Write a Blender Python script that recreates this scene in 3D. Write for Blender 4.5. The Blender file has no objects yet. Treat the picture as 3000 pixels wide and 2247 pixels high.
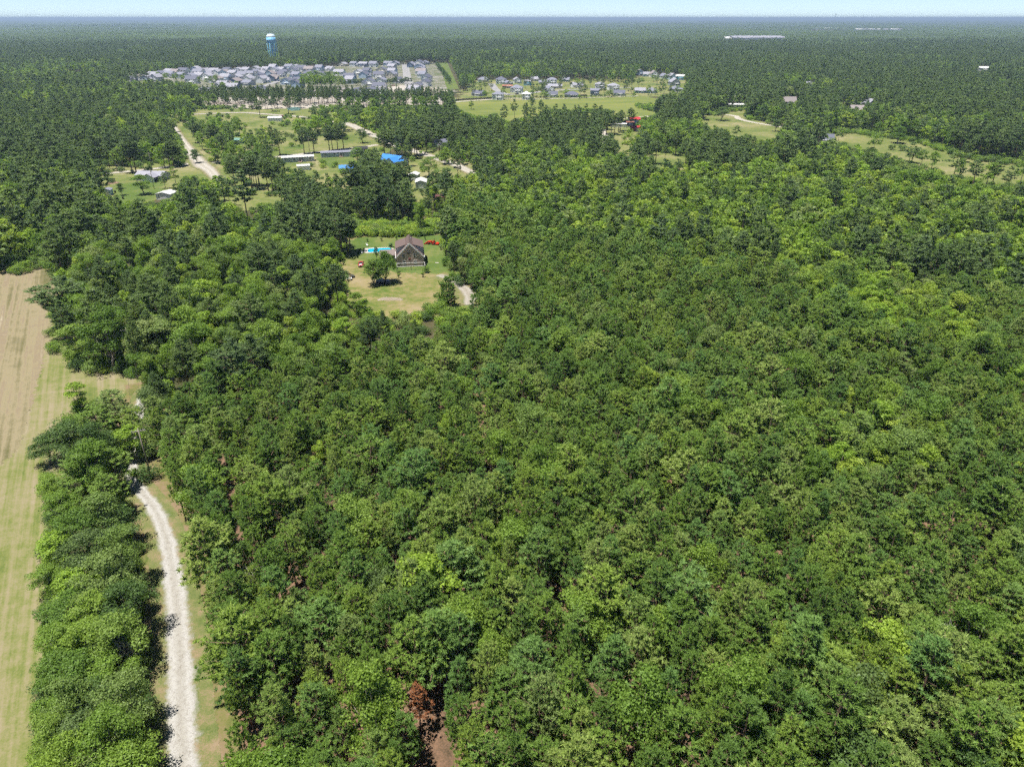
import bpy, bmesh, math, random
import numpy as np
from mathutils import Vector, Matrix
from mathutils.geometry import tessellate_polygon

# ------------------------------------------------------------------ camera, sky, sun, exposure
SC = bpy.context.scene
COL = SC.collection
R = math.radians
CAM_H, FPX, PCX, PCY, HORIZON = 78.0, 2079.0, 1500.0, 1123.5, 54.0
PITCH = math.atan((PCY - HORIZON) / FPX)
cam_data = bpy.data.cameras.new('camera')
cam_data.sensor_fit = 'HORIZONTAL'
cam_data.sensor_width = 36.0
cam_data.lens = FPX / 3000.0 * 36.0
cam_data.clip_start = 0.5
cam_data.clip_end = 120000.0
cam = bpy.data.objects.new('camera', cam_data)
COL.objects.link(cam)
cam.location = (0, 0, CAM_H)
cam.rotation_euler = (R(90) - PITCH, 0, 0)
SC.camera = cam

SUN_EL, SUN_AZ = R(77), R(-115)         # azimuth from +Y towards +X: the sun stands high and to the left
world = bpy.data.worlds.new('World')
SC.world = world
world.use_nodes = True
wn = world.node_tree
sky = wn.nodes.new('ShaderNodeTexSky')
sky.sky_type = 'NISHITA'
sky.sun_disc = False
sky.sun_elevation = SUN_EL
sky.sun_rotation = SUN_AZ
sky.altitude = 400
sky.air_density = 0.45
sky.dust_density = 0.0
sky.ozone_density = 1.0
wn.nodes['Background'].inputs['Strength'].default_value = 0.068
wn.links.new(sky.outputs[0], wn.nodes['Background'].inputs['Color'])

sun_data = bpy.data.lights.new('sun', 'SUN')
sun_data.energy = 4.1
sun_data.angle = R(0.53)
sun_data.color = (1.0, 0.96, 0.88)
sun = bpy.data.objects.new('sun', sun_data)
COL.objects.link(sun)
sdir = Vector((math.sin(SUN_AZ) * math.cos(SUN_EL), math.cos(SUN_AZ) * math.cos(SUN_EL), math.sin(SUN_EL)))
sun.rotation_euler = sdir.to_track_quat('Z', 'Y').to_euler()
sun.location = (0, 0, 300)

SC.view_settings.view_transform = 'Standard'
SC.view_settings.look = 'None'
SC.view_settings.exposure = 1.1
SC.view_settings.gamma = 1.0
SC.view_settings.use_curve_mapping = False
SC.render.engine = 'CYCLES'
SC.cycles.max_bounces = 6
SC.cycles.diffuse_bounces = 3
SC.cycles.glossy_bounces = 2
SC.cycles.transmission_bounces = 3
SC.cycles.use_light_tree = False
SC.cycles.volume_bounces = 0
SC.cycles.use_denoising = False
SC.cycles.use_adaptive_sampling = True
SC.cycles.adaptive_threshold = 0.035

rng = np.random.default_rng(7)
random.seed(7)

# ------------------------------------------------------------------ from the photograph's pixels to places on the ground
CP, SP = math.cos(PITCH), math.sin(PITCH)
def T(px, py, h=0.0):
    """the place at height h metres that the survey photograph (3000 x 2247) shows at px, py"""
    x = (px - PCX) / FPX; y = (PCY - py) / FPX
    dx, dy, dz = x, CP + y * SP, -SP + y * CP
    t = (CAM_H - h) / -dz
    return (dx * t, dy * t)
def proj(P):
    P = np.asarray(P, float)
    X, Y, Z = P[..., 0], P[..., 1], P[..., 2] - CAM_H
    d = Y * CP - Z * SP
    u = Y * SP + Z * CP
    d = np.maximum(d, 1.0)
    return np.stack([PCX + FPX * X / d, PCY - FPX * u / d], -1)
def inside(pts, poly):
    x, y = pts[..., 0], pts[..., 1]
    c = np.zeros(x.shape, bool)
    n = len(poly)
    for i in range(n):
        x0, y0 = poly[i]; x1, y1 = poly[(i + 1) % n]
        if y0 == y1: continue
        c ^= ((y0 > y) != (y1 > y)) & (x < (x1 - x0) * (y - y0) / (y1 - y0) + x0)
    return c

def vnoise(x, y, seed=0):
    """smooth value noise, period 1, 0..1"""
    xi, yi = np.floor(x).astype(np.int64), np.floor(y).astype(np.int64)
    fx, fy = x - xi, y - yi
    fx, fy = fx * fx * (3 - 2 * fx), fy * fy * (3 - 2 * fy)
    def h(a, b):
        n = (a * 374761393 + b * 668265263 + seed * 1442695041) & 0x7fffffff
        n = ((n ^ (n >> 13)) * 1274126177) & 0x7fffffff
        return ((n ^ (n >> 16)) & 0xffff) / 65535.0
    return (h(xi, yi) * (1 - fx) + h(xi + 1, yi) * fx) * (1 - fy) + (h(xi, yi + 1) * (1 - fx) + h(xi + 1, yi + 1) * fx) * fy

# ------------------------------------------------------------------ materials
def new_mat(name):
    m = bpy.data.materials.new(name)
    m.use_nodes = True
    nt = m.node_tree
    return m, nt, nt.nodes['Principled BSDF']
def N(nt, kind, **kw):
    n = nt.nodes.new(kind)
    for k, v in kw.items():
        if k in n.inputs: n.inputs[k].default_value = v
        else: setattr(n, k, v)
    return n
def L(nt, a, b): nt.links.new(a, b)
def ramp(nt, stops, fac=None, interp='LINEAR'):
    r = nt.nodes.new('ShaderNodeValToRGB')
    r.color_ramp.interpolation = interp
    e = r.color_ramp.elements
    while len(e) < len(stops): e.new(0.5)
    for i, (p, c) in enumerate(stops):
        e[i].position = p; e[i].color = (*c, 1)
    if fac is not None: nt.links.new(fac, r.inputs[0])
    return r
def math_n(nt, op, a, b=None):
    n = nt.nodes.new('ShaderNodeMath'); n.operation = op
    for i, v in enumerate((a, b)):
        if v is None: continue
        if isinstance(v, (int, float)): n.inputs[i].default_value = v
        else: nt.links.new(v, n.inputs[i])
    return n.outputs[0]
def mixc(nt, fac, a, b, blend='MIX'):
    n = nt.nodes.new('ShaderNodeMix'); n.data_type = 'RGBA'; n.blend_type = blend
    for i, v in ((0, fac), (6, a), (7, b)):
        if isinstance(v, (int, float)): n.inputs[i].default_value = v
        elif isinstance(v, tuple): n.inputs[i].default_value = (*v, 1)
        else: nt.links.new(v, n.inputs[i])
    return n.outputs[2]
def noise(nt, scale, detail=4.0, rough=0.55, vec=None, dist=0.0):
    n = nt.nodes.new('ShaderNodeTexNoise')
    n.inputs['Scale'].default_value = scale; n.inputs['Detail'].default_value = detail
    n.inputs['Roughness'].default_value = rough; n.inputs['Distortion'].default_value = dist
    if vec is not None: nt.links.new(vec, n.inputs['Vector'])
    return n.outputs[0]
def position(nt):
    return nt.nodes.new('ShaderNodeNewGeometry').outputs['Position']
def simple(name, col, rough=0.7, var=0.12, scale=1.5, metal=0.0, spec=0.3):
    """painted or weathered surface: one colour with uneven wear"""
    m, nt, b = new_mat(name)
    tc = nt.nodes.new('ShaderNodeTexCoord').outputs['Object']
    f = noise(nt, scale, 5, 0.6, tc)
    lo = tuple(c * (1 - var) for c in col); hi = tuple(min(1, c * (1 + var)) for c in col)
    r = ramp(nt, [(0.3, lo), (0.7, hi)], f)
    L(nt, r.outputs[0], b.inputs['Base Color'])
    b.inputs['Roughness'].default_value = rough
    b.inputs['Metallic'].default_value = metal
    b.inputs['Specular IOR Level'].default_value = spec
    return m
MATS = {}
def flat(name, col, **kw):
    if name not in MATS: MATS[name] = simple(name, col, **kw)
    return MATS[name]

def foliage(name, stops, trans=0.48, warm=(1.1, 1.08, 0.8), spec=0.25, rough=0.5):
    m, nt, b = new_mat(name)
    oi = nt.nodes.new('ShaderNodeObjectInfo')
    at = N(nt, 'ShaderNodeAttribute', attribute_name='tint')
    s = math_n(nt, 'FRACT', math_n(nt, 'ADD', oi.outputs['Random'], at.outputs['Fac']))
    r = ramp(nt, stops, s)
    gi = nt.nodes.new('ShaderNodeNewGeometry').outputs['Random Per Island']
    v = math_n(nt, 'ADD', math_n(nt, 'MULTIPLY', gi, 0.5), 0.75)
    c = mixc(nt, 1.0, r.outputs[0], v, 'MULTIPLY')
    # multiply needs a colour: build grey from the value
    L(nt, c, b.inputs['Base Color'])
    b.inputs['Roughness'].default_value = rough
    b.inputs['Specular IOR Level'].default_value = spec
    tr = nt.nodes.new('ShaderNodeBsdfTranslucent')
    tcol = mixc(nt, 1.0, c, warm, 'MULTIPLY')
    L(nt, tcol, tr.inputs['Color'])
    mx = nt.nodes.new('ShaderNodeMixShader'); mx.inputs[0].default_value = trans
    L(nt, b.outputs[0], mx.inputs[1]); L(nt, tr.outputs[0], mx.inputs[2])
    L(nt, mx.outputs[0], nt.nodes['Material Output'].inputs['Surface'])
    return m

M_NEEDLE = foliage('pine_needles', [(0.0, (0.130, 0.225, 0.050)), (0.25, (0.195, 0.315, 0.060)), (0.5, (0.270, 0.375, 0.066)), (0.72, (0.175, 0.310, 0.085)), (0.9, (0.320, 0.415, 0.100)), (1.0, (0.260, 0.350, 0.110))])
M_NEEDLE_OLD = foliage('old_pine_needles', [(0.0, (0.120, 0.190, 0.068)), (0.4, (0.160, 0.240, 0.076)), (0.75, (0.195, 0.275, 0.080)), (1.0, (0.145, 0.225, 0.095))])
M_LEAF = foliage('broad_leaves', [(0.0, (0.135, 0.235, 0.040)), (0.3, (0.190, 0.305, 0.048)), (0.6, (0.245, 0.360, 0.056)), (0.85, (0.200, 0.295, 0.078)), (1.0, (0.280, 0.350, 0.115))])
M_LEAF_BRIGHT = foliage('yellow_green_leaves', [(0.0, (0.245, 0.385, 0.050)), (0.5, (0.300, 0.425, 0.056)), (1.0, (0.350, 0.445, 0.072))])
M_LEAF_DARK = foliage('dark_olive_leaves', [(0.0, (0.085, 0.155, 0.040)), (0.5, (0.110, 0.185, 0.048)), (1.0, (0.135, 0.200, 0.060))], trans=0.4)
M_RUST = foliage('dead_needles', [(0.0, (0.22, 0.085, 0.035)), (1.0, (0.26, 0.11, 0.05))], trans=0.15)
M_BARK = simple('pine_bark', (0.16, 0.105, 0.075), 0.9, 0.35, 3.0)
M_BARK_GREY = simple('grey_bark', (0.20, 0.175, 0.145), 0.9, 0.3, 3.0)
M_DEADWOOD = simple('bleached_wood', (0.42, 0.39, 0.36), 0.85, 0.15, 2.0)

# ------------------------------------------------------------------ mesh helpers
def mesh_from_tris(name, V, mats, midx=None, normals=None, tint=None):
    """V: (n,3,3) separate triangles"""
    n = len(V)
    me = bpy.data.meshes.new(name)
    me.vertices.add(n * 3); me.loops.add(n * 3); me.polygons.add(n)
    me.vertices.foreach_set('co', np.ascontiguousarray(V, np.float32).ravel())
    me.loops.foreach_set('vertex_index', np.arange(n * 3, dtype=np.int32))
    me.polygons.foreach_set('loop_start', np.arange(0, n * 3, 3, dtype=np.int32))
    if midx is not None: me.polygons.foreach_set('material_index', np.asarray(midx, np.int32))
    for m in mats: me.materials.append(m)
    if tint is not None:
        a = me.attributes.new('tint', 'FLOAT', 'POINT')
        a.data.foreach_set('value', np.repeat(tint, 3).astype(np.float32))
    me.update()
    if normals is not None:
        me.polygons.foreach_set('use_smooth', np.ones(n, bool))
        nn = normals / np.maximum(np.linalg.norm(normals, axis=-1, keepdims=True), 1e-6)
        me.normals_split_custom_set_from_vertices(nn.reshape(-1, 3).tolist())
    return me

class MB:
    """collects boxes, prisms, tubes ... into one mesh"""
    def __init__(s): s.v = []; s.f = []; s.m = []
    def add(s, vs, fs, m=0):
        o = len(s.v); s.v += [tuple(p) for p in vs]
        s.f += [tuple(i + o for i in f) for f in fs]; s.m += [m] * len(fs); return s
    def box(s, x0, x1, y0, y1, z0, z1, m=0):
        return s.add([(x0, y0, z0), (x1, y0, z0), (x1, y1, z0), (x0, y1, z0), (x0, y0, z1), (x1, y0, z1), (x1, y1, z1), (x0, y1, z1)],
                     [(3, 2, 1, 0), (4, 5, 6, 7), (0, 1, 5, 4), (1, 2, 6, 5), (2, 3, 7, 6), (3, 0, 4, 7)], m)
    def prism(s, prof, a0, a1, axis='y', m=0):
        """profile of (u, z) points extruded from a0 to a1 along y (u = x) or along x (u = y)"""
        n = len(prof)
        if axis == 'y': A = [(u, a0, z) for u, z in prof] + [(u, a1, z) for u, z in prof]
        elif axis == 'x': A = [(a0, u, z) for u, z in prof] + [(a1, u, z) for u, z in prof]
        else: A = [(u, z, a0) for u, z in prof] + [(u, z, a1) for u, z in prof]
        F = [tuple(range(n))[::-1], tuple(range(n, 2 * n))] + [(i, (i + 1) % n, n + (i + 1) % n, n + i) for i in range(n)]
        return s.add(A, F, m)
    def lathe(s, prof, n=12, c=(0, 0, 0), m=0):
        V = []; F = []
        for r, z in prof:
            for k in range(n):
                a = 2 * math.pi * k / n
                V.append((c[0] + r * math.cos(a), c[1] + r * math.sin(a), c[2] + z))
        for i in range(len(prof) - 1):
            for k in range(n):
                k2 = (k + 1) % n
                F.append((i * n + k, i * n + k2, (i + 1) * n + k2, (i + 1) * n + k))
        F.append(tuple(range(n))[::-1]); F.append(tuple(range((len(prof) - 1) * n, len(prof) * n)))
        return s.add(V, F, m)
    def tube(s, pts, rad, n=6, m=0):
        P = [Vector(p) for p in pts]
        if isinstance(rad, (int, float)): rad = [rad] * len(P)
        V = []; F = []
        for i, p in enumerate(P):
            d = (P[min(i + 1, len(P) - 1)] - P[max(i - 1, 0)]).normalized()
            a = d.cross(Vector((0.31, 0.95, 0.1))) if abs(d.z) > 0.9 else d.cross(Vector((0, 0, 1)))
            a.normalize(); b = d.cross(a)
            for k in range(n):
                t = 2 * math.pi * k / n
                V.append(p + (a * math.cos(t) + b * math.sin(t)) * rad[i])
        for i in range(len(P) - 1):
            for k in range(n):
                k2 = (k + 1) % n
                F.append((i * n + k, i * n + k2, (i + 1) * n + k2, (i + 1) * n + k))
        F.append(tuple(range(n))[::-1]); F.append(tuple(range((len(P) - 1) * n, len(P) * n)))
        return s.add(V, F, m)
    def wheel(s, x, y, z, r, w, n=14, m=0):
        prof = [(r * 0.55, -w / 2), (r * 0.93, -w / 2), (r, -w * 0.32), (r, w * 0.32), (r * 0.93, w / 2), (r * 0.55, w / 2)]
        V = []; F = []
        for rr, t in prof:
            for k in range(n):
                a = 2 * math.pi * k / n
                V.append((x + t, y + rr * math.cos(a), z + rr * math.sin(a)))
        for i in range(len(prof) - 1):
            for k in range(n):
                k2 = (k + 1) % n
                F.append((i * n + k, i * n + k2, (i + 1) * n + k2, (i + 1) * n + k))
        F.append(tuple(range(n))); F.append(tuple(range(5 * n, 6 * n))[::-1])
        return s.add(V, F, m)
    def mesh(s, name, mats, smooth=False):
        me = bpy.data.meshes.new(name)
        me.from_pydata(s.v, [], s.f)
        for m in (mats if isinstance(mats, (list, tuple)) else [mats]): me.materials.append(m)
        me.polygons.foreach_set('material_index', np.array(s.m, np.int32))
        if smooth: me.polygons.foreach_set('use_smooth', np.ones(len(s.f), bool))
        bm = bmesh.new(); bm.from_mesh(me); bmesh.ops.recalc_face_normals(bm, faces=bm.faces); bm.to_mesh(me); bm.free()
        me.update()
        return me
    def build(s, name, mats, parent=None, smooth=False, bevel=0.0):
        o = bpy.data.objects.new(name, s.mesh(name, mats, smooth))
        COL.objects.link(o)
        if parent is not None: o.parent = parent
        if bevel:
            b = o.modifiers.new('bevel', 'BEVEL'); b.width = bevel; b.segments = 2; b.limit_method = 'ANGLE'
        return o
def tag(o, label=None, cat=None, group=None, kind=None):
    if label: o['label'] = label
    if cat: o['category'] = cat
    if group: o['group'] = group
    if kind: o['kind'] = kind
    return o
def empty(name, loc=(0, 0, 0), rz=0.0):
    o = bpy.data.objects.new(name, None)
    COL.objects.link(o); o.location = loc; o.rotation_euler = (0, 0, rz); o.empty_display_size = 0.5
    return o
def put(name, me, parent=None, loc=(0, 0, 0), rz=0.0, sc=None):
    o = bpy.data.objects.new(name, me)
    COL.objects.link(o); o.parent = parent; o.location = loc; o.rotation_euler = (0, 0, rz)
    if sc: o.scale = sc
    return o

# ------------------------------------------------------------------ trees: crowns of many small faces, trunks with limbs
def unit(n, g):
    v = g.normal(size=(n, 3)); return v / np.linalg.norm(v, axis=1, keepdims=True)
def norm(v): return v / np.maximum(np.linalg.norm(v, axis=-1, keepdims=True), 1e-6)
def spikes(C, D, k, length, width, g, spread=1.15, up=0.05):
    """k needle sprays round each point C, pointing about D"""
    C = np.repeat(C, k, 0); D = np.repeat(D, k, 0); n = len(C)
    C = C + D * (g.uniform(-0.35, 0.45, (n, 1)) * length)
    d = norm(D + unit(n, g) * spread + np.array([0, 0, up]))
    s = norm(np.cross(d, unit(n, g)))
    ln = length * g.uniform(0.65, 1.15, (n, 1)); w = width * g.uniform(0.7, 1.2, (n, 1))
    V = np.stack([C - s * w / 2, C + s * w / 2, C + d * ln], 1)
    nn = norm(d * 0.8 + D * 0.6)
    return V, np.repeat(nn[:, None], 3, 1)
OCT = np.array([(1, 0, 0), (-1, 0, 0), (0, 1, 0), (0, -1, 0), (0, 0, 1), (0, 0, -1)], float)
OCF = np.array([(0, 2, 4), (2, 1, 4), (1, 3, 4), (3, 0, 4), (2, 0, 5), (1, 2, 5), (3, 1, 5), (0, 3, 5)])
def cores(C, D, r, g):
    """the dense inside of each tuft"""
    n = len(C); a = g.uniform(0, 6.28, n); ca, sa = np.cos(a), np.sin(a)
    O = np.repeat(OCT[None], n, 0); X = O[..., 0] * ca[:, None] - O[..., 1] * sa[:, None]; Y = O[..., 0] * sa[:, None] + O[..., 1] * ca[:, None]
    V = np.stack([X, Y, O[..., 2] * 0.85], -1) * (r * g.uniform(0.75, 1.2, (n, 6, 1))) + (C + D * r * 0.4)[:, None]
    return V[:, OCF].reshape(-1, 3, 3)
def leaves(C, Rr, k, size, g, flat=0.75, low=-0.35):
    """k leaf sprays spread over the outside of each clump (centre C, radius Rr)"""
    n = len(C) * k
    C = np.repeat(C, k, 0); Rr = np.repeat(Rr, k)[:, None]
    d = unit(n, g); d[:, 2] = np.where(d[:, 2] < low, -d[:, 2], d[:, 2])
    p = C + d * Rr * g.uniform(0.55, 1.08, (n, 1)) * np.array([1, 1, flat])
    a = norm(np.cross(norm(d + unit(n, g) * 0.8), unit(n, g)))
    b = norm(np.cross(norm(d + unit(n, g) * 0.7), a))
    s = size * g.uniform(0.6, 1.25, (n, 1))
    V = np.stack([p - a * s * 0.5, p + a * s * 0.5, p + b * s * 0.95], 1)
    nn = norm(d * 0.75 + np.array([0, 0, 0.35]) + unit(n, g) * 0.3)
    return V, np.repeat(nn[:, None], 3, 1)

def limb_mesh(name, limbs, mat, sides=6):
    mb = MB()
    for pts, r0, r1 in limbs:
        k = len(pts); mb.tube(pts, [r0 + (r1 - r0) * i / (k - 1) for i in range(k)], sides)
    return mb.mesh(name, mat, True)

def make_pine(seed, H, Rc, cb, whorls, per, mat, lod=0, tri=(16, 0.40, 0.075), dome=0.6, dead=10, top_flat=False, step=0.52, core=0.45):
    g = np.random.default_rng(seed)
    lean = g.normal(size=2) * 0.02 * H
    def axis(z): return np.array([lean[0] * (z / H) ** 2, lean[1] * (z / H) ** 2, z])
    C = []; D = []; limbs = []
    ph = g.uniform(0, 6.28, 3); am = g.uniform(0.06, 0.2, 3)
    def lobe(a): return 1 + am[0] * math.sin(a + ph[0]) + am[1] * math.sin(2 * a + ph[1]) + am[2] * math.sin(3 * a + ph[2])
    zt = cb * H
    for w in range(whorls):
        t = (w + g.uniform(-0.3, 0.3)) / (whorls - 1); t = min(max(t, 0), 1)
        z = zt + (H * 0.97 - zt) * t
        if top_flat: rad = Rc * (0.55 + 0.45 * math.sin(math.pi * min(1, t * 1.25)) ) * (1 - max(0, t - 0.72) * 2.4)
        else: rad = Rc * (1 - t) ** dome * (0.62 + 0.38 * min(1, t / 0.25)) + 0.25
        a0 = g.uniform(0, 6.28)
        m = max(3, int(round(per * (0.6 + 0.4 * (1 - t)))))
        for b in range(m):
            if g.random() < 0.10: continue
            a = a0 + 6.283 * b / m + g.normal() * 0.25
            rr = rad * g.uniform(0.55, 1.22) * lobe(a)
            up = R(4 + 36 * t + g.normal() * 9)
            h = np.array([math.cos(a), math.sin(a), 0])
            p0 = axis(z)
            tip = p0 + h * rr * math.cos(up) + np.array([0, 0, rr * math.sin(up) * 0.9])
            side = np.array([-h[1], h[0], 0])
            limbs.append((p0, tip, max(0.02, 0.018 * rr)))
            ns = max(2, int(rr / step))
            for i in range(ns):
                s = 1 - 0.62 * i / ns
                fan = 0.42 * rr * (1.05 - s) + 0.12
                for q in ((0,) if i == 0 else (-1, 1)):
                    p = p0 + (tip - p0) * s + side * q * fan * g.uniform(0.7, 1.3) + g.normal(size=3) * 0.10
                    p[2] += g.uniform(-0.05, 0.22)
                    C.append(p); D.append(norm(h * 0.55 + side * q * 0.35 + np.array([0, 0, 0.75]) + g.normal(size=3) * 0.15))
    C.append(axis(H)); D.append(np.array([0, 0, 1.0]))
    C = np.array(C); D = np.array(D)
    V, NN = spikes(C, D, tri[0], tri[1], tri[2], g)
    V = np.concatenate([V, cores(C, D, tri[1] * core, g)])
    crown = mesh_from_tris('crown', V, [mat])
    r0 = 0.012 * H + 0.03
    L_ = [([axis(H * k / 5) for k in range(6)], r0, 0.025)]
    if lod == 0:
        for p0, tip, r in limbs[::2]: L_.append(([p0, (p0 + tip) / 2 + np.array([0, 0, -0.08]), tip], r, 0.012))
        for _ in range(dead):
            z = zt * g.uniform(0.75, 1.25); a = g.uniform(0, 6.28); ln = g.uniform(0.6, 1.6)
            p0 = axis(z); L_.append(([p0, p0 + np.array([math.cos(a) * ln, math.sin(a) * ln, g.uniform(-0.2, 0.3)])], 0.03, 0.012))
    trunk = limb_mesh('trunk', L_, M_BARK, 6 if lod == 0 else 4)
    return trunk, crown

def make_broad(seed, H, Rc, mat, lod=0, clumps=46, k=70, size=0.34, base=0.13, shape='round', bark=None, cr=(0.9, 1.5)):
    g = np.random.default_rng(seed)
    C = []; Rr = []
    zc = H * (base + 1) / 2; hz = H * (1 - base) / 2
    # a few big lobes first, then clumps on the lobes: uneven outline
    lobes = []
    for i in range(7):
        a = 6.283 * i / 7 * 2 + g.normal() * 0.3; q = -0.75 + 1.5 * i / 6 + g.normal() * 0.12
        if shape == 'cone': wr = (1 - (q + 1) / 2) ** 0.8 * 1.05
        elif shape == 'tall': wr = math.sqrt(max(0, 1 - q * q)) * 0.8
        else: wr = math.sqrt(max(0, 1 - q * q * 0.8))
        lobes.append((np.array([math.cos(a) * Rc * 0.56 * wr, math.sin(a) * Rc * 0.56 * wr, zc + q * hz * 0.68]), Rc * g.uniform(0.38, 0.56)))
    lobes.append((np.array([g.normal() * 0.2, g.normal() * 0.2, zc + hz * 0.62]), Rc * (0.42 if shape != 'cone' else 0.28)))
    for i in range(clumps):
        lc, lr = lobes[i % len(lobes)]
        d = unit(1, g)[0]
        if d[2] < -0.4: d[2] *= -1
        C.append(lc + d * lr * g.uniform(0.55, 1.0) * np.array([1, 1, 0.9])); Rr.append(g.uniform(*cr) * Rc / 4.5)
    C = np.array(C); Rr = np.array(Rr)
    C[:, 2] = np.minimum(C[:, 2], H - Rr * 0.55)
    V, NN = leaves(C, Rr, k, size, g)
    crown = mesh_from_tris('crown', V, [mat])
    fork = H * (base + 0.12)
    r0 = 0.016 * H + 0.05
    L_ = [([(0, 0, 0), (g.normal() * 0.1, g.normal() * 0.1, fork * 0.5), (g.normal() * 0.15, g.normal() * 0.15, fork)], r0, r0 * 0.75)]
    if lod == 0:
        f = np.array(L_[0][0][2])
        for lc, lr in lobes: L_.append(([f, (f + lc) / 2 + np.array([0, 0, -0.3]), lc + np.array([0, 0, lr * 0.3])], r0 * 0.5, 0.03))
    else: L_.append(([L_[0][0][2], (0, 0, H * 0.8)], r0 * 0.6, 0.03))
    trunk = limb_mesh('trunk', L_, bark or M_BARK_GREY, 6 if lod == 0 else 4)
    return trunk, crown

def make_dead(seed, H, spread):
    g = np.random.default_rng(seed); L_ = [([(0, 0, 0), (0.1, 0, H * 0.5), (0.2, 0.1, H * 0.75)], 0.15, 0.07)]
    tw = []
    for i in range(46):
        z = H * g.uniform(0.45, 0.78); a = g.uniform(0, 6.28); ln = spread * g.uniform(0.5, 1.0)
        p0 = np.array([0.1, 0, z]); p1 = p0 + np.array([math.cos(a) * ln * 0.6, math.sin(a) * ln * 0.6, ln * g.uniform(0.5, 1.2)])
        L_.append(([p0, (p0 + p1) / 2 + g.normal(size=3) * 0.1, p1], 0.05, 0.02))
        for q in range(5):
            b = p0 + (p1 - p0) * g.uniform(0.4, 1); tw.append(([b, b + norm(p1 - p0 + g.normal(size=3) * ln * 0.5) * g.uniform(0.4, 1.1)], 0.03, 0.012))
    return limb_mesh('trunk', L_, M_DEADWOOD, 5), limb_mesh('branches', tw, M_DEADWOOD, 3)

def make_shrub(seed, H, Rc, mat, k=60, clumps=14, size=0.26):
    g = np.random.default_rng(seed)
    a = g.uniform(0, 6.28, clumps); r = Rc * np.sqrt(g.random(clumps)) * 0.7
    C = np.stack([np.cos(a) * r, np.sin(a) * r, H * g.uniform(0.3, 0.72, clumps)], 1)
    V, NN = leaves(C, np.full(clumps, Rc * 0.42), k, size, g, flat=min(1.2, H / Rc), low=-0.8)
    V[:, :, 2] = np.maximum(V[:, :, 2], 0.03)
    L_ = [([(0, 0, 0), tuple(c)], 0.05, 0.02) for c in C[:6]]
    return limb_mesh('trunk', L_, M_BARK_GREY, 4), mesh_from_tris('crown', V, [mat])

def joined(name, parts):
    """trunk and crown as one mesh for the forest that is past counting"""
    t, c = parts
    tv = np.empty(len(t.vertices) * 3, np.float32); t.vertices.foreach_get('co', tv)
    t.calc_loop_triangles()
    ti = np.empty(len(t.loop_triangles) * 3, np.int32); t.loop_triangles.foreach_get('vertices', ti)
    TV = tv.reshape(-1, 3)[ti].reshape(-1, 3, 3)
    cv = np.empty(len(c.vertices) * 3, np.float32); c.vertices.foreach_get('co', cv)
    CV = cv.reshape(-1, 3, 3)
    return mesh_from_tris(name, np.concatenate([TV, CV]), [t.materials[0], c.materials[0]],
                          np.concatenate([np.zeros(len(TV)), np.ones(len(CV))]))

# kinds of tree: name -> list of (trunk, crown, height, radius); near ones finely, far ones with larger sprays
KIND = {}
def kind(name, near, far, H, Rc): KIND[name] = dict(near=near, far=far, H=H, R=Rc)
kind('young_pine', [make_pine(100 + i, 12.0, 2.6, 0.36, 10, 7, M_NEEDLE, dome=(0.42, 0.50, 0.36, 0.6, 0.45, 0.4, 0.52)[i], tri=(26, 0.43, 0.115), step=0.54, dead=16, core=0.46) for i in range(7)],
     [make_pine(130 + i, 12.0, 2.6, 0.36, 10, 7, M_NEEDLE, dome=(0.42, 0.55, 0.36, 0.62)[i], lod=1, tri=(12, 0.52, 0.19), step=0.58) for i in range(4)], 12.0, 2.6)
kind('old_pine', [make_pine(200 + i, 18.0, 3.3, 0.46, 11, 7, M_NEEDLE_OLD, top_flat=True, tri=(18, 0.60, 0.15), dead=18, step=0.5) for i in range(6)],
     [make_pine(230 + i, 18.0, 3.4, 0.44, 7, 6, M_NEEDLE_OLD, lod=1, top_flat=True, tri=(9, 0.95, 0.36), step=0.8, core=0.45) for i in range(5)], 18.0, 3.3)
kind('broad', [make_broad(300 + i, 13.0, 4.3, M_LEAF, shape=('round', 'tall', 'round', 'cone', 'round', 'tall')[i], clumps=64, k=110, size=0.27) for i in range(6)],
     [make_broad(330 + i, 13.0, 4.3, M_LEAF, lod=1, clumps=30, k=26, size=0.72, shape=('round', 'tall', 'cone', 'round')[i]) for i in range(4)], 13.0, 4.3)
kind('bright', [make_broad(400 + i, 12.0, 3.0, M_LEAF_BRIGHT, shape=('tall', 'cone', 'round')[i], clumps=52, k=90, size=0.27) for i in range(3)],
     [make_broad(430 + i, 12.0, 3.3, M_LEAF_BRIGHT, lod=1, clumps=26, k=22, size=0.72, shape=('tall', 'round')[i]) for i in range(2)], 12.0, 3.2)
kind('dark', [make_broad(500 + i, 10.0, 3.6, M_LEAF_DARK, shape=('round', 'cone')[i], clumps=64, k=100, size=0.23) for i in range(2)],
     [make_broad(530 + i, 12.0, 3.8, M_LEAF_DARK, lod=1, clumps=30, k=24, size=0.7) for i in range(2)], 10.0, 3.6)

kind('yard', [make_broad(560 + i, 10.0, 3.2, M_LEAF, clumps=110, k=90, size=0.25, base=0.0, shape=('tall', 'round')[i]) for i in range(2)], [], 10.0, 3.2)
kind('bushy_pine', [make_pine(580, 9.0, 3.4, 0.06, 14, 8, M_NEEDLE, dome=0.62, tri=(26, 0.46, 0.13), step=0.5, dead=0)], [], 9.0, 3.4)

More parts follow.
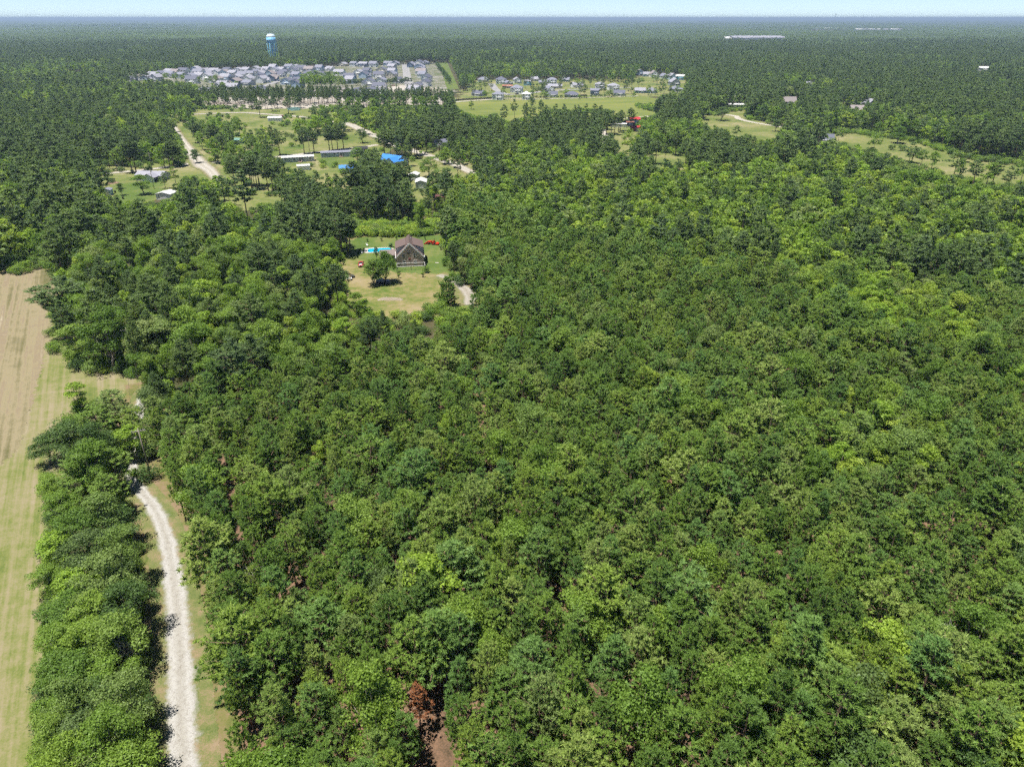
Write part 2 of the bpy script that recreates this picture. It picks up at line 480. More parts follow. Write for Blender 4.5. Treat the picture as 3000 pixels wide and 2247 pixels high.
# ------------------------------------------------------------------ the ground, fields, roads
def sheet(name, pts, z, mat, kind_='structure', label=None, h=0.0, rag=0.0, seed=1):
    """a flat piece of ground; pts in photograph pixels; rag: uneven edge in metres"""
    P = [T(px, py, h) for px, py in pts]
    if rag:
        g = random.Random(seed); Q = []
        for i, p in enumerate(P):
            q = P[(i + 1) % len(P)]; n = max(1, min(40, int(math.dist(p, q) / max(rag * 0.8, 0.5))))
            Q += [(p[0] + (q[0] - p[0]) * k / n + g.uniform(-rag, rag) * (0.5 if k == 0 else 1), p[1] + (q[1] - p[1]) * k / n + g.uniform(-rag, rag) * (0.5 if k == 0 else 1)) for k in range(n)]
        P = Q
    me = bpy.data.meshes.new(name)
    V3 = [Vector((x, y, z)) for x, y in P]
    F = []
    for a, b, d in tessellate_polygon([V3]):
        up = (V3[b] - V3[a]).cross(V3[d] - V3[a]).z
        F.append((a, b, d) if up > 0 else (a, d, b))
    me.from_pydata(V3, [], F); me.update()
    me.materials.append(mat)
    o = bpy.data.objects.new(name, me); COL.objects.link(o)
    tag(o, label, None, None, kind_)
    return o
def smooth_line(pts, n=8):
    P = [Vector((*T(px, py), w)) for px, py, w in pts]
    out = []
    for i in range(len(P) - 1):
        p0 = P[max(i - 1, 0)]; p1 = P[i]; p2 = P[i + 1]; p3 = P[min(i + 2, len(P) - 1)]
        for k in range(n):
            t = k / n
            out.append(0.5 * ((2 * p1) + (p2 - p0) * t + (2 * p0 - 5 * p1 + 4 * p2 - p3) * t * t + (3 * p1 - p0 - 3 * p2 + p3) * t * t * t))
    out.append(P[-1]); return out
def strip(name, pts, z, mat, label=None, rag=0.25, seed=1):
    """a track: pts are (px, py, width in metres), with ragged edges"""
    g = random.Random(seed)
    line = smooth_line(pts, 24)
    V = []; F = []
    for i, p in enumerate(line):
        d = (line[min(i + 1, len(line) - 1)] - line[max(i - 1, 0)]); d.z = 0; d.normalize()
        s = Vector((-d.y, d.x, 0)); w = p.z / 2
        a = w * (1 + g.uniform(-rag, rag)); b = w * (1 + g.uniform(-rag, rag))
        V += [(p.x + s.x * a, p.y + s.y * a, z), (p.x, p.y, z), (p.x - s.x * b, p.y - s.y * b, z)]
        if i: F += [(3 * i - 3, 3 * i - 2, 3 * i + 1, 3 * i), (3 * i - 2, 3 * i - 1, 3 * i + 2, 3 * i + 1)]
    me = bpy.data.meshes.new(name); me.from_pydata(V, [], F); me.materials.append(mat); me.update()
    at = me.attributes.new('across', 'FLOAT', 'POINT'); at.data.foreach_set('value', np.tile(np.array([-1.0, 0.0, 1.0], np.float32), len(V) // 3))
    if me.polygons[0].normal.z < 0: me.flip_normals()
    o = bpy.data.objects.new(name, me); COL.objects.link(o)
    tag(o, label, None, None, 'structure')
    return o

def ground_mat(name, stops, s1=0.06, s2=0.7, s3=6.0, w=(0.5, 0.3, 0.2), streak=None, rough=0.95, bump=0.15, bscale=8.0):
    m, nt, b = new_mat(name)
    p = position(nt)
    if streak:                                    # mown or driven lines along one direction
        mp = nt.nodes.new('ShaderNodeMapping'); mp.vector_type = 'TEXTURE'; mp.inputs['Rotation'].default_value = (0, 0, streak[0]); mp.inputs['Scale'].default_value = (1 / streak[1], 1 / streak[2], 1)
        L(nt, p, mp.inputs[0]); pv = mp.outputs[0]
    f1 = noise(nt, s1, 5, 0.6, p, 0.4); f2 = noise(nt, s2, 5, 0.65, p); f3 = noise(nt, s3, 3, 0.7, p)
    f = math_n(nt, 'ADD', math_n(nt, 'ADD', math_n(nt, 'MULTIPLY', f1, w[0]), math_n(nt, 'MULTIPLY', f2, w[1])), math_n(nt, 'MULTIPLY', f3, w[2]))
    if streak:
        fs = noise(nt, 1.0, 3, 0.6, pv)
        f = math_n(nt, 'ADD', math_n(nt, 'MULTIPLY', f, 1 - streak[3]), math_n(nt, 'MULTIPLY', fs, streak[3]))
    r = ramp(nt, stops, f)
    L(nt, r.outputs[0], b.inputs['Base Color'])
    b.inputs['Roughness'].default_value = rough; b.inputs['Specular IOR Level'].default_value = 0.1
    bp = nt.nodes.new('ShaderNodeBump'); bp.inputs['Strength'].default_value = bump; bp.inputs['Distance'].default_value = 0.2
    L(nt, noise(nt, bscale, 4, 0.7, p), bp.inputs['Height']); L(nt, bp.outputs[0], b.inputs['Normal'])
    return m
M_FLOOR = ground_mat('pine_straw', [(0.40, (0.06, 0.045, 0.026)), (0.47, (0.115, 0.075, 0.048)), (0.53, (0.175, 0.105, 0.068)), (0.60, (0.22, 0.15, 0.105))], 0.05, 0.5, 4)
M_WOODS = ground_mat('leaf_litter', [(0.395, (0.028, 0.040, 0.014)), (0.475, (0.055, 0.058, 0.024)), (0.550, (0.085, 0.068, 0.038)), (0.624, (0.06, 0.075, 0.025))], 0.05, 0.5, 4)
M_HAY = ground_mat('mown_hay', [(0.38, (0.09, 0.09, 0.035)), (0.45, (0.15, 0.13, 0.07)), (0.51, (0.225, 0.19, 0.115)), (0.56, (0.185, 0.145, 0.095)), (0.64, (0.30, 0.26, 0.18))], 0.035, 0.35, 3.0, (0.42, 0.3, 0.28), streak=(R(119), 0.012, 0.55, 0.42))
M_FIELD = ground_mat('rough_grass', [(0.40, (0.085, 0.115, 0.028)), (0.46, (0.135, 0.15, 0.045)), (0.52, (0.19, 0.175, 0.085)), (0.58, (0.225, 0.19, 0.12)), (0.66, (0.31, 0.27, 0.20))], 0.06, 0.5, 3.0, (0.4, 0.32, 0.28), streak=(R(118), 0.02, 0.8, 0.35))
M_VERGE = ground_mat('dry_verge', [(0.388, (0.070, 0.095, 0.022)), (0.469, (0.135, 0.130, 0.045)), (0.543, (0.185, 0.135, 0.080)), (0.636, (0.210, 0.150, 0.100))], 0.12, 0.9, 5)
M_YARD = ground_mat('dry_lawn', [(0.401, (0.065, 0.110, 0.020)), (0.463, (0.120, 0.140, 0.035)), (0.525, (0.200, 0.170, 0.075)), (0.612, (0.250, 0.200, 0.120))], 0.05, 0.45, 3)
M_PASTURE = ground_mat('mixed_pasture', [(0.40, (0.075, 0.11, 0.026)), (0.48, (0.125, 0.15, 0.042)), (0.55, (0.185, 0.18, 0.075)), (0.62, (0.25, 0.22, 0.13))], 0.03, 0.3, 2.5)
M_LAWN = ground_mat('green_lawn', [(0.39, (0.06, 0.10, 0.022)), (0.5, (0.09, 0.13, 0.03)), (0.60, (0.15, 0.155, 0.055))], 0.06, 0.5, 3)
M_MEADOW = ground_mat('meadow_grass', [(0.38, (0.095, 0.125, 0.03)), (0.5, (0.145, 0.17, 0.042)), (0.61, (0.195, 0.19, 0.06))], 0.012, 0.10, 0.8, streak=(R(15), 0.004, 0.05, 0.3))
M_GRAVEL = ground_mat('white_gravel', [(0.30, (0.252, 0.228, 0.198)), (0.45, (0.396, 0.378, 0.348)), (0.58, (0.492, 0.480, 0.462)), (0.75, (0.372, 0.348, 0.312))], 0.25, 1.3, 7.0, (0.35, 0.35, 0.3), bump=0.5, bscale=5.0)
M_GRAVEL_EDGE = ground_mat('scattered_gravel', [(0.36, (0.165, 0.138, 0.088)), (0.48, (0.231, 0.187, 0.138)), (0.60, (0.308, 0.275, 0.231)), (0.75, (0.396, 0.380, 0.352))], 0.4, 1.8, 6.0, (0.3, 0.4, 0.3), bump=0.4)
M_TRACK = ground_mat('pale_dirt_road', [(0.32, (0.264, 0.228, 0.180)), (0.5, (0.360, 0.330, 0.282)), (0.7, (0.420, 0.396, 0.360))], 0.1, 0.6, 4)
M_SAND = ground_mat('bare_sand', [(0.376, (0.231, 0.187, 0.138)), (0.500, (0.330, 0.297, 0.253)), (0.624, (0.385, 0.363, 0.330))], 0.03, 0.2, 1)
M_ESTATE = ground_mat('estate_plots', [(0.42, (0.075, 0.105, 0.04)), (0.48, (0.11, 0.12, 0.06)), (0.53, (0.17, 0.16, 0.13)), (0.58, (0.27, 0.26, 0.24))], 0.03, 0.12, 1.0, (0.3, 0.5, 0.2))
M_ASPHALT = ground_mat('pale_street', [(0.3, (0.204, 0.198, 0.198)), (0.6, (0.276, 0.270, 0.270))], 0.05, 0.5, 3)

def track_mat(name, gravel, edge, inner=0.5, rut=0.12, gscale=3.0):
    """loose gravel that thins out towards the edges, with two wheel ruts"""
    m, nt, b = new_mat(name); p = position(nt)
    at = N(nt, 'ShaderNodeAttribute', attribute_name='across').outputs['Fac']
    aa = math_n(nt, 'ABSOLUTE', at)
    n1 = noise(nt, 0.35, 4, 0.6, p); n2 = noise(nt, 1.6, 5, 0.7, p); n3 = noise(nt, gscale, 4, 0.75, p)
    v = math_n(nt, 'ADD', math_n(nt, 'ADD', aa, math_n(nt, 'MULTIPLY', math_n(nt, 'SUBTRACT', n1, 0.5), 0.6)), math_n(nt, 'MULTIPLY', math_n(nt, 'SUBTRACT', n2, 0.5), 0.6))
    mask = ramp(nt, [(inner, (0, 0, 0)), (inner + 0.22, (1, 1, 1))], v)
    gr = ramp(nt, gravel, math_n(nt, 'ADD', math_n(nt, 'MULTIPLY', n3, 0.55), math_n(nt, 'MULTIPLY', n2, 0.45)))
    er = ramp(nt, edge, math_n(nt, 'ADD', math_n(nt, 'MULTIPLY', n1, 0.5), math_n(nt, 'MULTIPLY', n3, 0.5)))
    wob = math_n(nt, 'ADD', aa, math_n(nt, 'MULTIPLY', math_n(nt, 'SUBTRACT', n1, 0.5), 0.25))
    rt = ramp(nt, [(0.0, (0.84, 0.82, 0.78)), (0.10, (0.90, 0.89, 0.86)), (0.22, (1.02, 1.02, 1.02)), (0.34, (1.0, 1.0, 1.0)), (0.48, (0.82, 0.80, 0.76))], wob)
    gcol = mixc(nt, 1.0, gr.outputs[0], rt.outputs[0], 'MULTIPLY')
    L(nt, mixc(nt, mask.outputs[0], gcol, er.outputs[0]), b.inputs['Base Color'])
    b.inputs['Roughness'].default_value = 0.95; b.inputs['Specular IOR Level'].default_value = 0.1
    bp = nt.nodes.new('ShaderNodeBump'); bp.inputs['Strength'].default_value = 0.6; bp.inputs['Distance'].default_value = 0.15
    L(nt, n3, bp.inputs['Height']); L(nt, bp.outputs[0], b.inputs['Normal'])
    return m
EDGE = [(0.38, (0.075, 0.11, 0.028)), (0.50, (0.14, 0.15, 0.055)), (0.58, (0.22, 0.165, 0.10)), (0.7, (0.26, 0.20, 0.14))]
M_GRAVEL_TRACK = track_mat('white_gravel_track', [(0.36, (0.20, 0.18, 0.155)), (0.45, (0.29, 0.275, 0.255)), (0.54, (0.375, 0.365, 0.35)), (0.64, (0.31, 0.295, 0.275))], EDGE, 0.30, gscale=7.0)
M_DRIVE = track_mat('driveway_gravel', [(0.36, (0.20, 0.175, 0.14)), (0.48, (0.28, 0.255, 0.22)), (0.6, (0.36, 0.34, 0.31))], EDGE, 0.3, gscale=7.0)
M_DIRT_TRACK = track_mat('dirt_track', [(0.36, (0.25, 0.22, 0.18)), (0.5, (0.36, 0.335, 0.295)), (0.65, (0.43, 0.41, 0.375))], EDGE, 0.55)

gme = bpy.data.meshes.new('ground')
S = 60000.0
gme.from_pydata([(-S, -2000, 0), (S, -2000, 0), (S, S, 0), (-S, S, 0)], [], [(0, 1, 2, 3)])
gme.materials.append(M_WOODS)
tag(put('ground', gme), None, None, None, 'structure')

sheet('field', [(-700, 2600), (190, 2600), (190, 2247), (205, 2000), (175, 1740), (160, 1500), (190, 1300), (215, 1190), (440, 1160), (440, 1060), (250, 1020), (200, 900), (215, 790), (160, 762), (-200, 790), (-700, 860)], 0.02, M_FIELD, rag=0.8)
sheet('hay_field', [(-600, 1430), (-60, 1420), (60, 1310), (90, 1190), (120, 1090), (143, 1000), (160, 900), (185, 800), (150, 775), (-200, 800), (-700, 880)], 0.03, M_HAY, rag=0.6)
strip('verge', [(560, 2700, 12), (556, 2247, 11.5), (548, 2000, 11), (515, 1720, 10), (470, 1520, 10), (425, 1400, 11), (415, 1250, 9), (415, 1120, 7)], 0.028, M_VERGE, rag=0.12)
strip('gravel_road', [(533, 2900, 8.4), (536, 2247, 8.2), (530, 2100, 8.0), (526, 1871, 7.6), (512, 1729, 6.8), (490, 1586, 6.2), (457, 1500, 5.6), (413, 1437, 5.2), (384, 1400, 5.0), (398, 1280, 5.0), (425, 1150, 5.0), (520, 1080, 5.0)], 0.05, M_GRAVEL_TRACK, rag=0.03, seed=3)
strip('driveway', [(1372, 894, 6.0), (1376, 868, 9.0), (1352, 838, 8.0), (1320, 818, 7.0), (1285, 806, 6.5)], 0.06, M_DRIVE, rag=0.04, seed=5)
sheet('pine_straw_floor', [(680, 3600), (640, 2247), (600, 1900), (556, 1700), (505, 1440), (470, 1200), (800, 1110), (1100, 1030), (1400, 990), (1420, 830), (1360, 720), (1500, 680), (1900, 760), (2300, 830), (2700, 870), (3700, 960), (4300, 3600)], 0.012, M_FLOOR)
# the clearing round the brick house
sheet('yard', [(985, 705), (1060, 690), (1190, 684), (1310, 684), (1330, 760), (1350, 805), (1400, 850), (1400, 910), (1330, 925), (1180, 940), (1040, 915), (985, 880), (960, 800), (965, 730)], 0.02, M_YARD, rag=1.5)
sheet('lawn', [(1020, 705), (1060, 695), (1190, 690), (1300, 690), (1310, 760), (1325, 800), (1290, 800), (1200, 800), (1140, 796), (1110, 800), (1080, 770), (1010, 742)], 0.035, M_LAWN, rag=1.8)
strip('sand_patch', [(1106, 880, 1.2), (1130, 876, 3.0), (1160, 877, 2.8), (1180, 879, 1.0)], 0.05, M_GRAVEL_EDGE, rag=0.3, seed=8)

# mid ground: grass, tracks
sheet('grass_clearing', [(260, 500), (400, 470), (500, 420), (480, 350), (560, 300), (680, 300), (900, 300), (1020, 340), (1140, 400), (1150, 440), (1040, 490), (1100, 530), (1000, 580), (880, 610), (690, 620), (600, 560), (380, 600), (290, 580)], 0.03, M_PASTURE, rag=4)
sheet('grass_plot', [(1180, 470), (1240, 430), (1420, 490), (1400, 530), (1290, 530), (1330, 590), (1200, 600), (1190, 520)], 0.03, M_PASTURE, rag=3)
sheet('green_plot', [(830, 432), (890, 424), (892, 436), (835, 450)], 0.06, M_LAWN)
sheet('green_garden', [(920, 455), (1010, 445), (1040, 470), (1010, 495), (960, 490)], 0.06, M_LAWN, rag=2)
sheet('side_lawn', [(310, 555), (380, 520), (470, 530), (500, 570), (420, 600), (330, 590)], 0.06, M_LAWN, rag=3)
strip('settlement_road', [(240, 512, 7.5), (300, 510, 7.5), (385, 502, 7.5), (470, 493, 8.2), (560, 480, 9.8), (660, 474, 8.2), (760, 466, 7.5), (860, 455, 7.5), (960, 443, 7.5), (1060, 432, 7.5), (1106, 425, 7.5)], 0.08, M_DIRT_TRACK, seed=11, rag=0.04)
strip('side_track', [(505, 365, 7.5), (518, 392, 9.0), (545, 430, 10.5), (575, 465, 12.0), (592, 485, 13.5), (615, 500, 10.5), (640, 530, 7.5)], 0.10, M_DIRT_TRACK, seed=12, rag=0.05)
strip('diagonal_road', [(560, 336, 9.0), (700, 331, 9.0), (800, 337, 9.0), (900, 345, 10.5), (1010, 362, 12.0), (1065, 384, 12.0), (1115, 406, 12.0), (1170, 430, 12.0), (1250, 455, 10.5), (1330, 482, 10.5), (1375, 503, 9.0), (1460, 540, 7.5)], 0.12, M_DIRT_TRACK, seed=13, rag=0.05)
strip('pond_track', [(640, 318, 5), (780, 318, 5), (900, 312, 5)], 0.14, M_TRACK, seed=14)
sheet('meadow', [(1300, 302), (1489, 287), (1593, 289), (1880, 280), (1990, 300), (2000, 340), (1870, 372), (1700, 372), (1500, 390), (1360, 350)], 0.04, M_MEADOW, rag=5)
strip('meadow_path', [(1315, 301, 6), (1489, 289, 5), (1593, 291, 4), (1870, 282, 4)], 0.10, M_TRACK, seed=15)
sheet('dry_meadow', [(2040, 350), (2130, 322), (2195, 318), (2190, 345), (2300, 372), (2330, 400), (2250, 425), (2120, 410), (1990, 380)], 0.04, M_PASTURE, rag=4)
sheet('dry_pasture', [(2400, 385), (2500, 384), (2590, 395), (2700, 413), (2770, 440), (2860, 463), (3200, 500), (3200, 570), (2900, 560), (2650, 490), (2450, 430)], 0.04, M_PASTURE, rag=4)
sheet('dry_glade', [(1740, 390), (1800, 358), (1850, 350), (1900, 350), (1870, 390), (1880, 420), (2020, 440), (2060, 480), (2040, 510), (1880, 500), (1780, 450)], 0.04, M_PASTURE, rag=4)
strip('meadow_road', [(1700, 362, 5), (1780, 353, 5), (1840, 347, 5), (1910, 341, 5), (1990, 338, 5), (2080, 334, 5), (2150, 340, 5), (2165, 349, 6), (2200, 358, 5), (2250, 367, 4), (2290, 374, 3)], 0.10, M_TRACK, seed=16)
strip('glade_track', [(1760, 372, 4), (1772, 395, 4), (1774, 415, 4), (1790, 440, 3)], 0.12, M_TRACK, seed=17)
# sandy land and streets of the two estates of houses
sheet('estate_sand', [(330, 226), (420, 212), (560, 205), (880, 200), (1000, 190), (1140, 186), (1270, 180), (1320, 240), (1330, 270), (1300, 310), (900, 318), (580, 318), (560, 275), (400, 245)], 0.05, M_ESTATE, rag=6)
sheet('estate_front_sand', [(575, 279), (800, 276), (1000, 279), (1180, 250), (1300, 262), (1320, 300), (1300, 312), (900, 319), (580, 319)], 0.085, M_SAND, rag=5)
sheet('estate_lane', [(1285, 183), (1310, 183), (1345, 262), (1310, 262)], 0.09, M_LAWN)
strip('estate_street', [(700, 262, 9), (760, 256, 9), (800, 244, 9), (830, 234, 9), (860, 226, 9)], 0.12, M_ASPHALT, seed=20, rag=0.03)
strip('estate_avenue', [(1186, 188, 12), (1190, 210, 12), (1194, 232, 12), (1200, 252, 12)], 0.12, M_ASPHALT, seed=21, rag=0.03)
sheet('bungalow_ground', [(1380, 236), (1700, 232), (1850, 226), (2010, 222), (2080, 250), (2080, 285), (1880, 284), (1600, 292), (1400, 300), (1330, 296)], 0.05, M_PASTURE, rag=6)
strip('bungalow_street', [(1440, 246, 9), (1452, 262, 9), (1480, 276, 9), (1530, 276, 8), (1600, 268, 8), (1700, 262, 8), (1850, 258, 8)], 0.11, M_ASPHALT, seed=22, rag=0.03)

# ------------------------------------------------------------------ where the photograph shows open ground: no crown may stand there
CLEAR = [
 [(-400, 2400), (114, 2400), (114, 2247), (154, 2014), (131, 1740), (97, 1671), (108, 1414), (105, 1400), (144, 1228), (203, 1186), (422, 1143), (418, 1089), (270, 1080), (181, 1059), (143, 1004), (140, 900), (169, 839), (160, 780), (0, 795), (-400, 830)],
 [(480, 2450), (474, 2247), (469, 2043), (440, 1974), (474, 1843), (423, 1643), (411, 1557), (371, 1443), (366, 1396), (486, 1391), (491, 1500), (526, 1620), (543, 1757), (566, 1843), (594, 1986), (634, 2117), (650, 2450)],
 [(1039, 705), (1070, 698), (1181, 698), (1300, 697), (1298, 725), (1288, 742), (1308, 774), (1328, 809), (1382, 849), (1377, 889), (1268, 894), (1198, 889), (1168, 916), (1111, 911), (1039, 899), (1019, 881), (994, 869), (1017, 849), (1004, 809), (987, 769)],
 [(494, 361), (557, 377), (596, 453), (611, 472), (659, 478), (668, 513), (610, 513), (485, 528), (500, 550), (390, 576), (311, 566), (327, 535), (295, 503), (390, 497), (472, 497), (535, 481), (548, 453), (516, 392)],
 [(668, 570), (763, 570), (864, 576), (801, 598), (732, 608), (684, 598)],
 [(823, 430), (892, 423), (1015, 408), (1112, 405), (1109, 434), (1060, 440), (1029, 481), (993, 474), (917, 470), (787, 463)],
 [(1000, 352), (1012, 350), (1122, 402), (1110, 414)], [(855, 470), (950, 490), (948, 500), (820, 486), (810, 466)],
 [(1199, 470), (1242, 448), (1315, 474), (1385, 495), (1362, 512), (1310, 495), (1235, 481), (1217, 517), (1214, 553), (1195, 520)],
 [(567, 316), (608, 316), (608, 342), (567, 342)], [(706, 339), (785, 336), (790, 365), (720, 370)], [(820, 306), (905, 303), (905, 332), (820, 332)], [(817, 374), (865, 374), (870, 392), (815, 394)],
 [(570, 328), (905, 312), (905, 340), (720, 338)],
 [(1322, 299), (1489, 288), (1593, 290), (1869, 281), (1865, 312), (1923, 326), (1919, 340), (1833, 349), (1780, 322), (1607, 321), (1516, 344), (1494, 362), (1453, 335), (1394, 344), (1349, 326)],
 [(345, 236), (400, 226), (500, 213), (560, 207), (640, 209), (900, 202), (1000, 194), (1130, 192), (1260, 188), (1322, 186), (1345, 262), (1290, 268), (1300, 308), (600, 312), (585, 285), (600, 250), (545, 238), (440, 232)],
 [(1400, 236), (1700, 236), (1850, 246), (1870, 220), (1910, 222), (2010, 230), (2000, 270), (1880, 285), (1600, 293), (1340, 299)],
 [(2059, 344), (2136, 325), (2190, 321), (2181, 344), (2262, 362), (2298, 375), (2271, 402), (2163, 393), (2068, 357)],
 [(2425, 389), (2497, 387), (2588, 398), (2696, 416), (2769, 443), (2859, 466), (3100, 495), (3100, 525), (2904, 538), (2796, 515), (2669, 475), (2588, 448), (2457, 420)],
 [(1900, 475), (1925, 444), (2001, 444), (2019, 466), (2017, 480)], [(1804, 366), (1837, 353), (1871, 353), (1863, 377), (1824, 385), (1770, 392), (1765, 382)], [(1814, 418), (1842, 419), (1838, 436), (1814, 438)],
 [(1030, 668), (1290, 668), (1300, 705), (1030, 710)], [(425, 1090), (300, 1090), (300, 1120), (425, 1150)],
]
# buildings that show above or between the crowns: only what stands nearer than they do must keep clear
def gd(px, py): return math.hypot(*T(px, py))
FRONT = [
 ([(400, 212), (500, 198), (560, 194), (640, 198), (900, 188), (1000, 178), (1130, 176), (1260, 172), (1300, 172), (1300, 200), (900, 215), (400, 235)], 985.0), ([(1400, 222), (1850, 222), (1870, 202), (2010, 212), (2010, 250), (1400, 250)], 880.0),
 ([(2146, 266), (2180, 266), (2182, 312), (2130, 312)], gd(2160, 325)), ([(2298, 280), (2335, 280), (2332, 300), (2296, 300)], gd(2312, 305)), ([(2466, 276), (2528, 284), (2535, 316), (2475, 318)], gd(2500, 325)),
 ([(2364, 238), (2388, 238), (2386, 248), (2366, 248)], gd(2376, 252)), ([(2382, 392), (2434, 394), (2436, 408), (2382, 408)], gd(2406, 412)), ([(775, 90), (812, 90), (828, 165), (788, 165)], gd(814, 180)),
 ([(2864, 188), (2898, 188), (2898, 206), (2864, 208)], gd(2882, 204)), ([(2540, 288), (2560, 288), (2560, 300), (2540, 300)], gd(2549, 305)),
 ([(1122, 460), (1178, 466), (1176, 492), (1130, 488)], gd(1150, 490)), ([(1000, 484), (1038, 484), (1035, 510), (1000, 500)], gd(1020, 505)), ([(1203, 505), (1248, 515), (1248, 556), (1222, 553)], gd(1230, 560)),
 ([(1275, 565), (1300, 565), (1300, 590), (1275, 585)], gd(1287, 590)), ([(440, 480), (500, 490), (500, 580), (470, 580), (430, 530)], gd(470, 580)), ([(1265, 405), (1310, 408), (1310, 430), (1270, 428)], gd(1290, 432)),
 ([(690, 400), (712, 400), (712, 416), (690, 416)], gd(700, 418)), ([(780, 338), (830, 338), (830, 352), (780, 352)], gd(806, 352)),
]
# parts of the wood: polygon in photograph pixels (at crown height), shares of (young_pine, old_pine, broad, bright, dark)
PLANTATION = [(660, 2900), (585, 2300), (530, 1850), (468, 1450), (424, 1150), (760, 1060), (1050, 980), (1400, 930), (1380, 800), (1325, 690), (1300, 600), (1340, 540), (1500, 600), (1900, 690), (2300, 760), (2700, 800), (3500, 880), (3800, 2900)]
WOODS = [
 ([(-700, 2700), (470, 2700), (470, 2000), (430, 1640), (360, 1330), (90, 1310), (60, 1800)], (0.05, 0.05, 0.72, 0.10, 0.08)),
 ([(140, 820), (260, 650), (560, 600), (700, 640), (980, 700), (990, 860), (1080, 920), (1000, 1020), (760, 1060), (420, 1110), (280, 1040)], (0.0, 0.22, 0.58, 0.16, 0.04)),
 ([(1290, 520), (1560, 430), (2000, 470), (2450, 470), (3100, 540), (3100, 800), (2600, 720), (2300, 700), (2000, 690), (1700, 660), (1450, 590)], (0.0, 0.14, 0.44, 0.40, 0.02)),
 ([(2250, 690), (2600, 760), (2900, 900), (2850, 990), (2600, 960), (2300, 800)], (0.40, 0.0, 0.15, 0.45, 0.0)),
 ([(2290, 1150), (2560, 1160), (2760, 1240), (2700, 1420), (2480, 1380), (2300, 1260)], (0.72, 0.0, 0.06, 0.22, 0.0)),
 ([(-200, 640), (300, 560), (700, 590), (900, 610), (700, 660), (200, 720), (-200, 780)], (0.0, 0.30, 0.46, 0.2, 0.04)),
 ([(-200, 230), (300, 225), (620, 262), (560, 300), (300, 290), (-200, 330)], (0.0, 0.25, 0.35, 0.37, 0.03)),
 ([(1830, 350), (2060, 350), (2060, 430), (1850, 430)], (0.0, 0.1, 0.75, 0.15, 0.0)),
 PLANTATION and (PLANTATION, (0.955, 0.0, 0.03, 0.008, 0.007)),
]
KN = ['young_pine', 'old_pine', 'broad', 'bright', 'dark']
KH = np.array([11.5, 16.5, 12.5, 12.0, 10.5]); KR = np.array([2.45, 3.2, 4.0, 3.2, 3.6])

def grid(spacing, d0, d1, margin=1.06, pad=18):
    ny = int((d1 - d0) / (spacing * 0.866)) + 1
    out = []
    for j in range(ny):
        y = d0 + j * spacing * 0.866
        hw = (y * CP + CAM_H * SP) * 1500 / FPX * margin + pad
        n = int(2 * hw / spacing)
        xs = -hw + spacing * (np.arange(n) + 0.5 * (j % 2))
        out.append(np.stack([xs, np.full(n, y)], 1))
    P = np.concatenate(out)
    return P + rng.uniform(-0.38, 0.38, P.shape) * spacing

fine = grid(3.75, 24, 420)
mid = grid(6.3, 24, 850)
far = grid(8.2, 850, 2800)
far = far[rng.random(len(far)) > np.clip((far[:, 1] - 1900) / 900, 0, 1)]
def top_px(P, h): return proj(np.concatenate([P, np.full((len(P), 1), h)], 1))
fine = fine[inside(top_px(fine, 11.0), PLANTATION)]
mid = mid[~inside(top_px(mid, 11.0), PLANTATION)]
P = np.concatenate([fine, mid, far])
tpx = top_px(P, 11.0)
share = np.tile(np.array([0.0, 0.62, 0.30, 0.03, 0.05]), (len(P), 1))
n1 = vnoise(P[:, 0] / 90, P[:, 1] / 90, 3)
n2 = vnoise(P[:, 0] / 240 + 7, P[:, 1] / 330, 5)
nn = np.clip((n1 * 0.5 + n2 * 0.5 - 0.5) * 2.6 + 0.5, 0, 1)
share[:, 2] += (nn - 0.5) * 0.85; share[:, 1] -= (nn - 0.5) * 0.85
share[:, 3] += np.clip(n1 - 0.58, 0, 1) * 1.3
done = np.zeros(len(P), bool)
for poly, s in WOODS:
    m = inside(tpx, poly) & ~done
    share[m] = s; done |= m
share = np.clip(share, 0, None); cum = np.cumsum(share / share.sum(1, keepdims=True), 1)
SPC = np.minimum((rng.random((len(P), 1)) > cum).sum(1), 4)
HH = KH[SPC] * rng.uniform(0.74, 1.2, len(P)) * (0.80 + 0.26 * vnoise(P[:, 0] / 40, P[:, 1] / 40, 9) + 0.26 * vnoise(P[:, 0] / 150, P[:, 1] / 150, 19))
WW = KR[SPC] / KH[SPC] * HH * rng.uniform(0.78, 1.28, len(P))
big = (SPC == 0) & (rng.random(len(P)) < 0.2)           # the stronger trees of the plantation
HH[big] *= 1.12; WW[big] *= 1.32
# gaps in the plantation where the straw shows
gap = (vnoise(P[:, 0] / 6, P[:, 1] / 6, 21) > 0.84) & (rng.random(len(P)) < 0.5) & (SPC == 0)
open_far = (P[:, 1] > 900) & (vnoise(P[:, 0] / 70, P[:, 1] / 120, 51) > 0.86)
keep = ~gap & ~open_far & ~inside(tpx, WOODS[0][0])      # the belt by the road is planted tree by tree
def silhouette_clear(P, H, W):
    bad = np.zeros(len(P), bool); near_d = np.hypot(P[:, 0], P[:, 1])
    for dx, dz in ((0, 1.0), (0, 0.75), (-1, 0.62), (1, 0.62), (-0.7, 0.85), (0.7, 0.85), (0, 0.3), (0, 0.0)):
        q = proj(np.stack([P[:, 0] + dx * W * 0.8, P[:, 1], dz * H], 1))
        for poly in CLEAR: bad |= inside(q, poly)
        for poly, dd in FRONT: bad |= inside(q, poly) & (near_d < dd)
    return ~bad
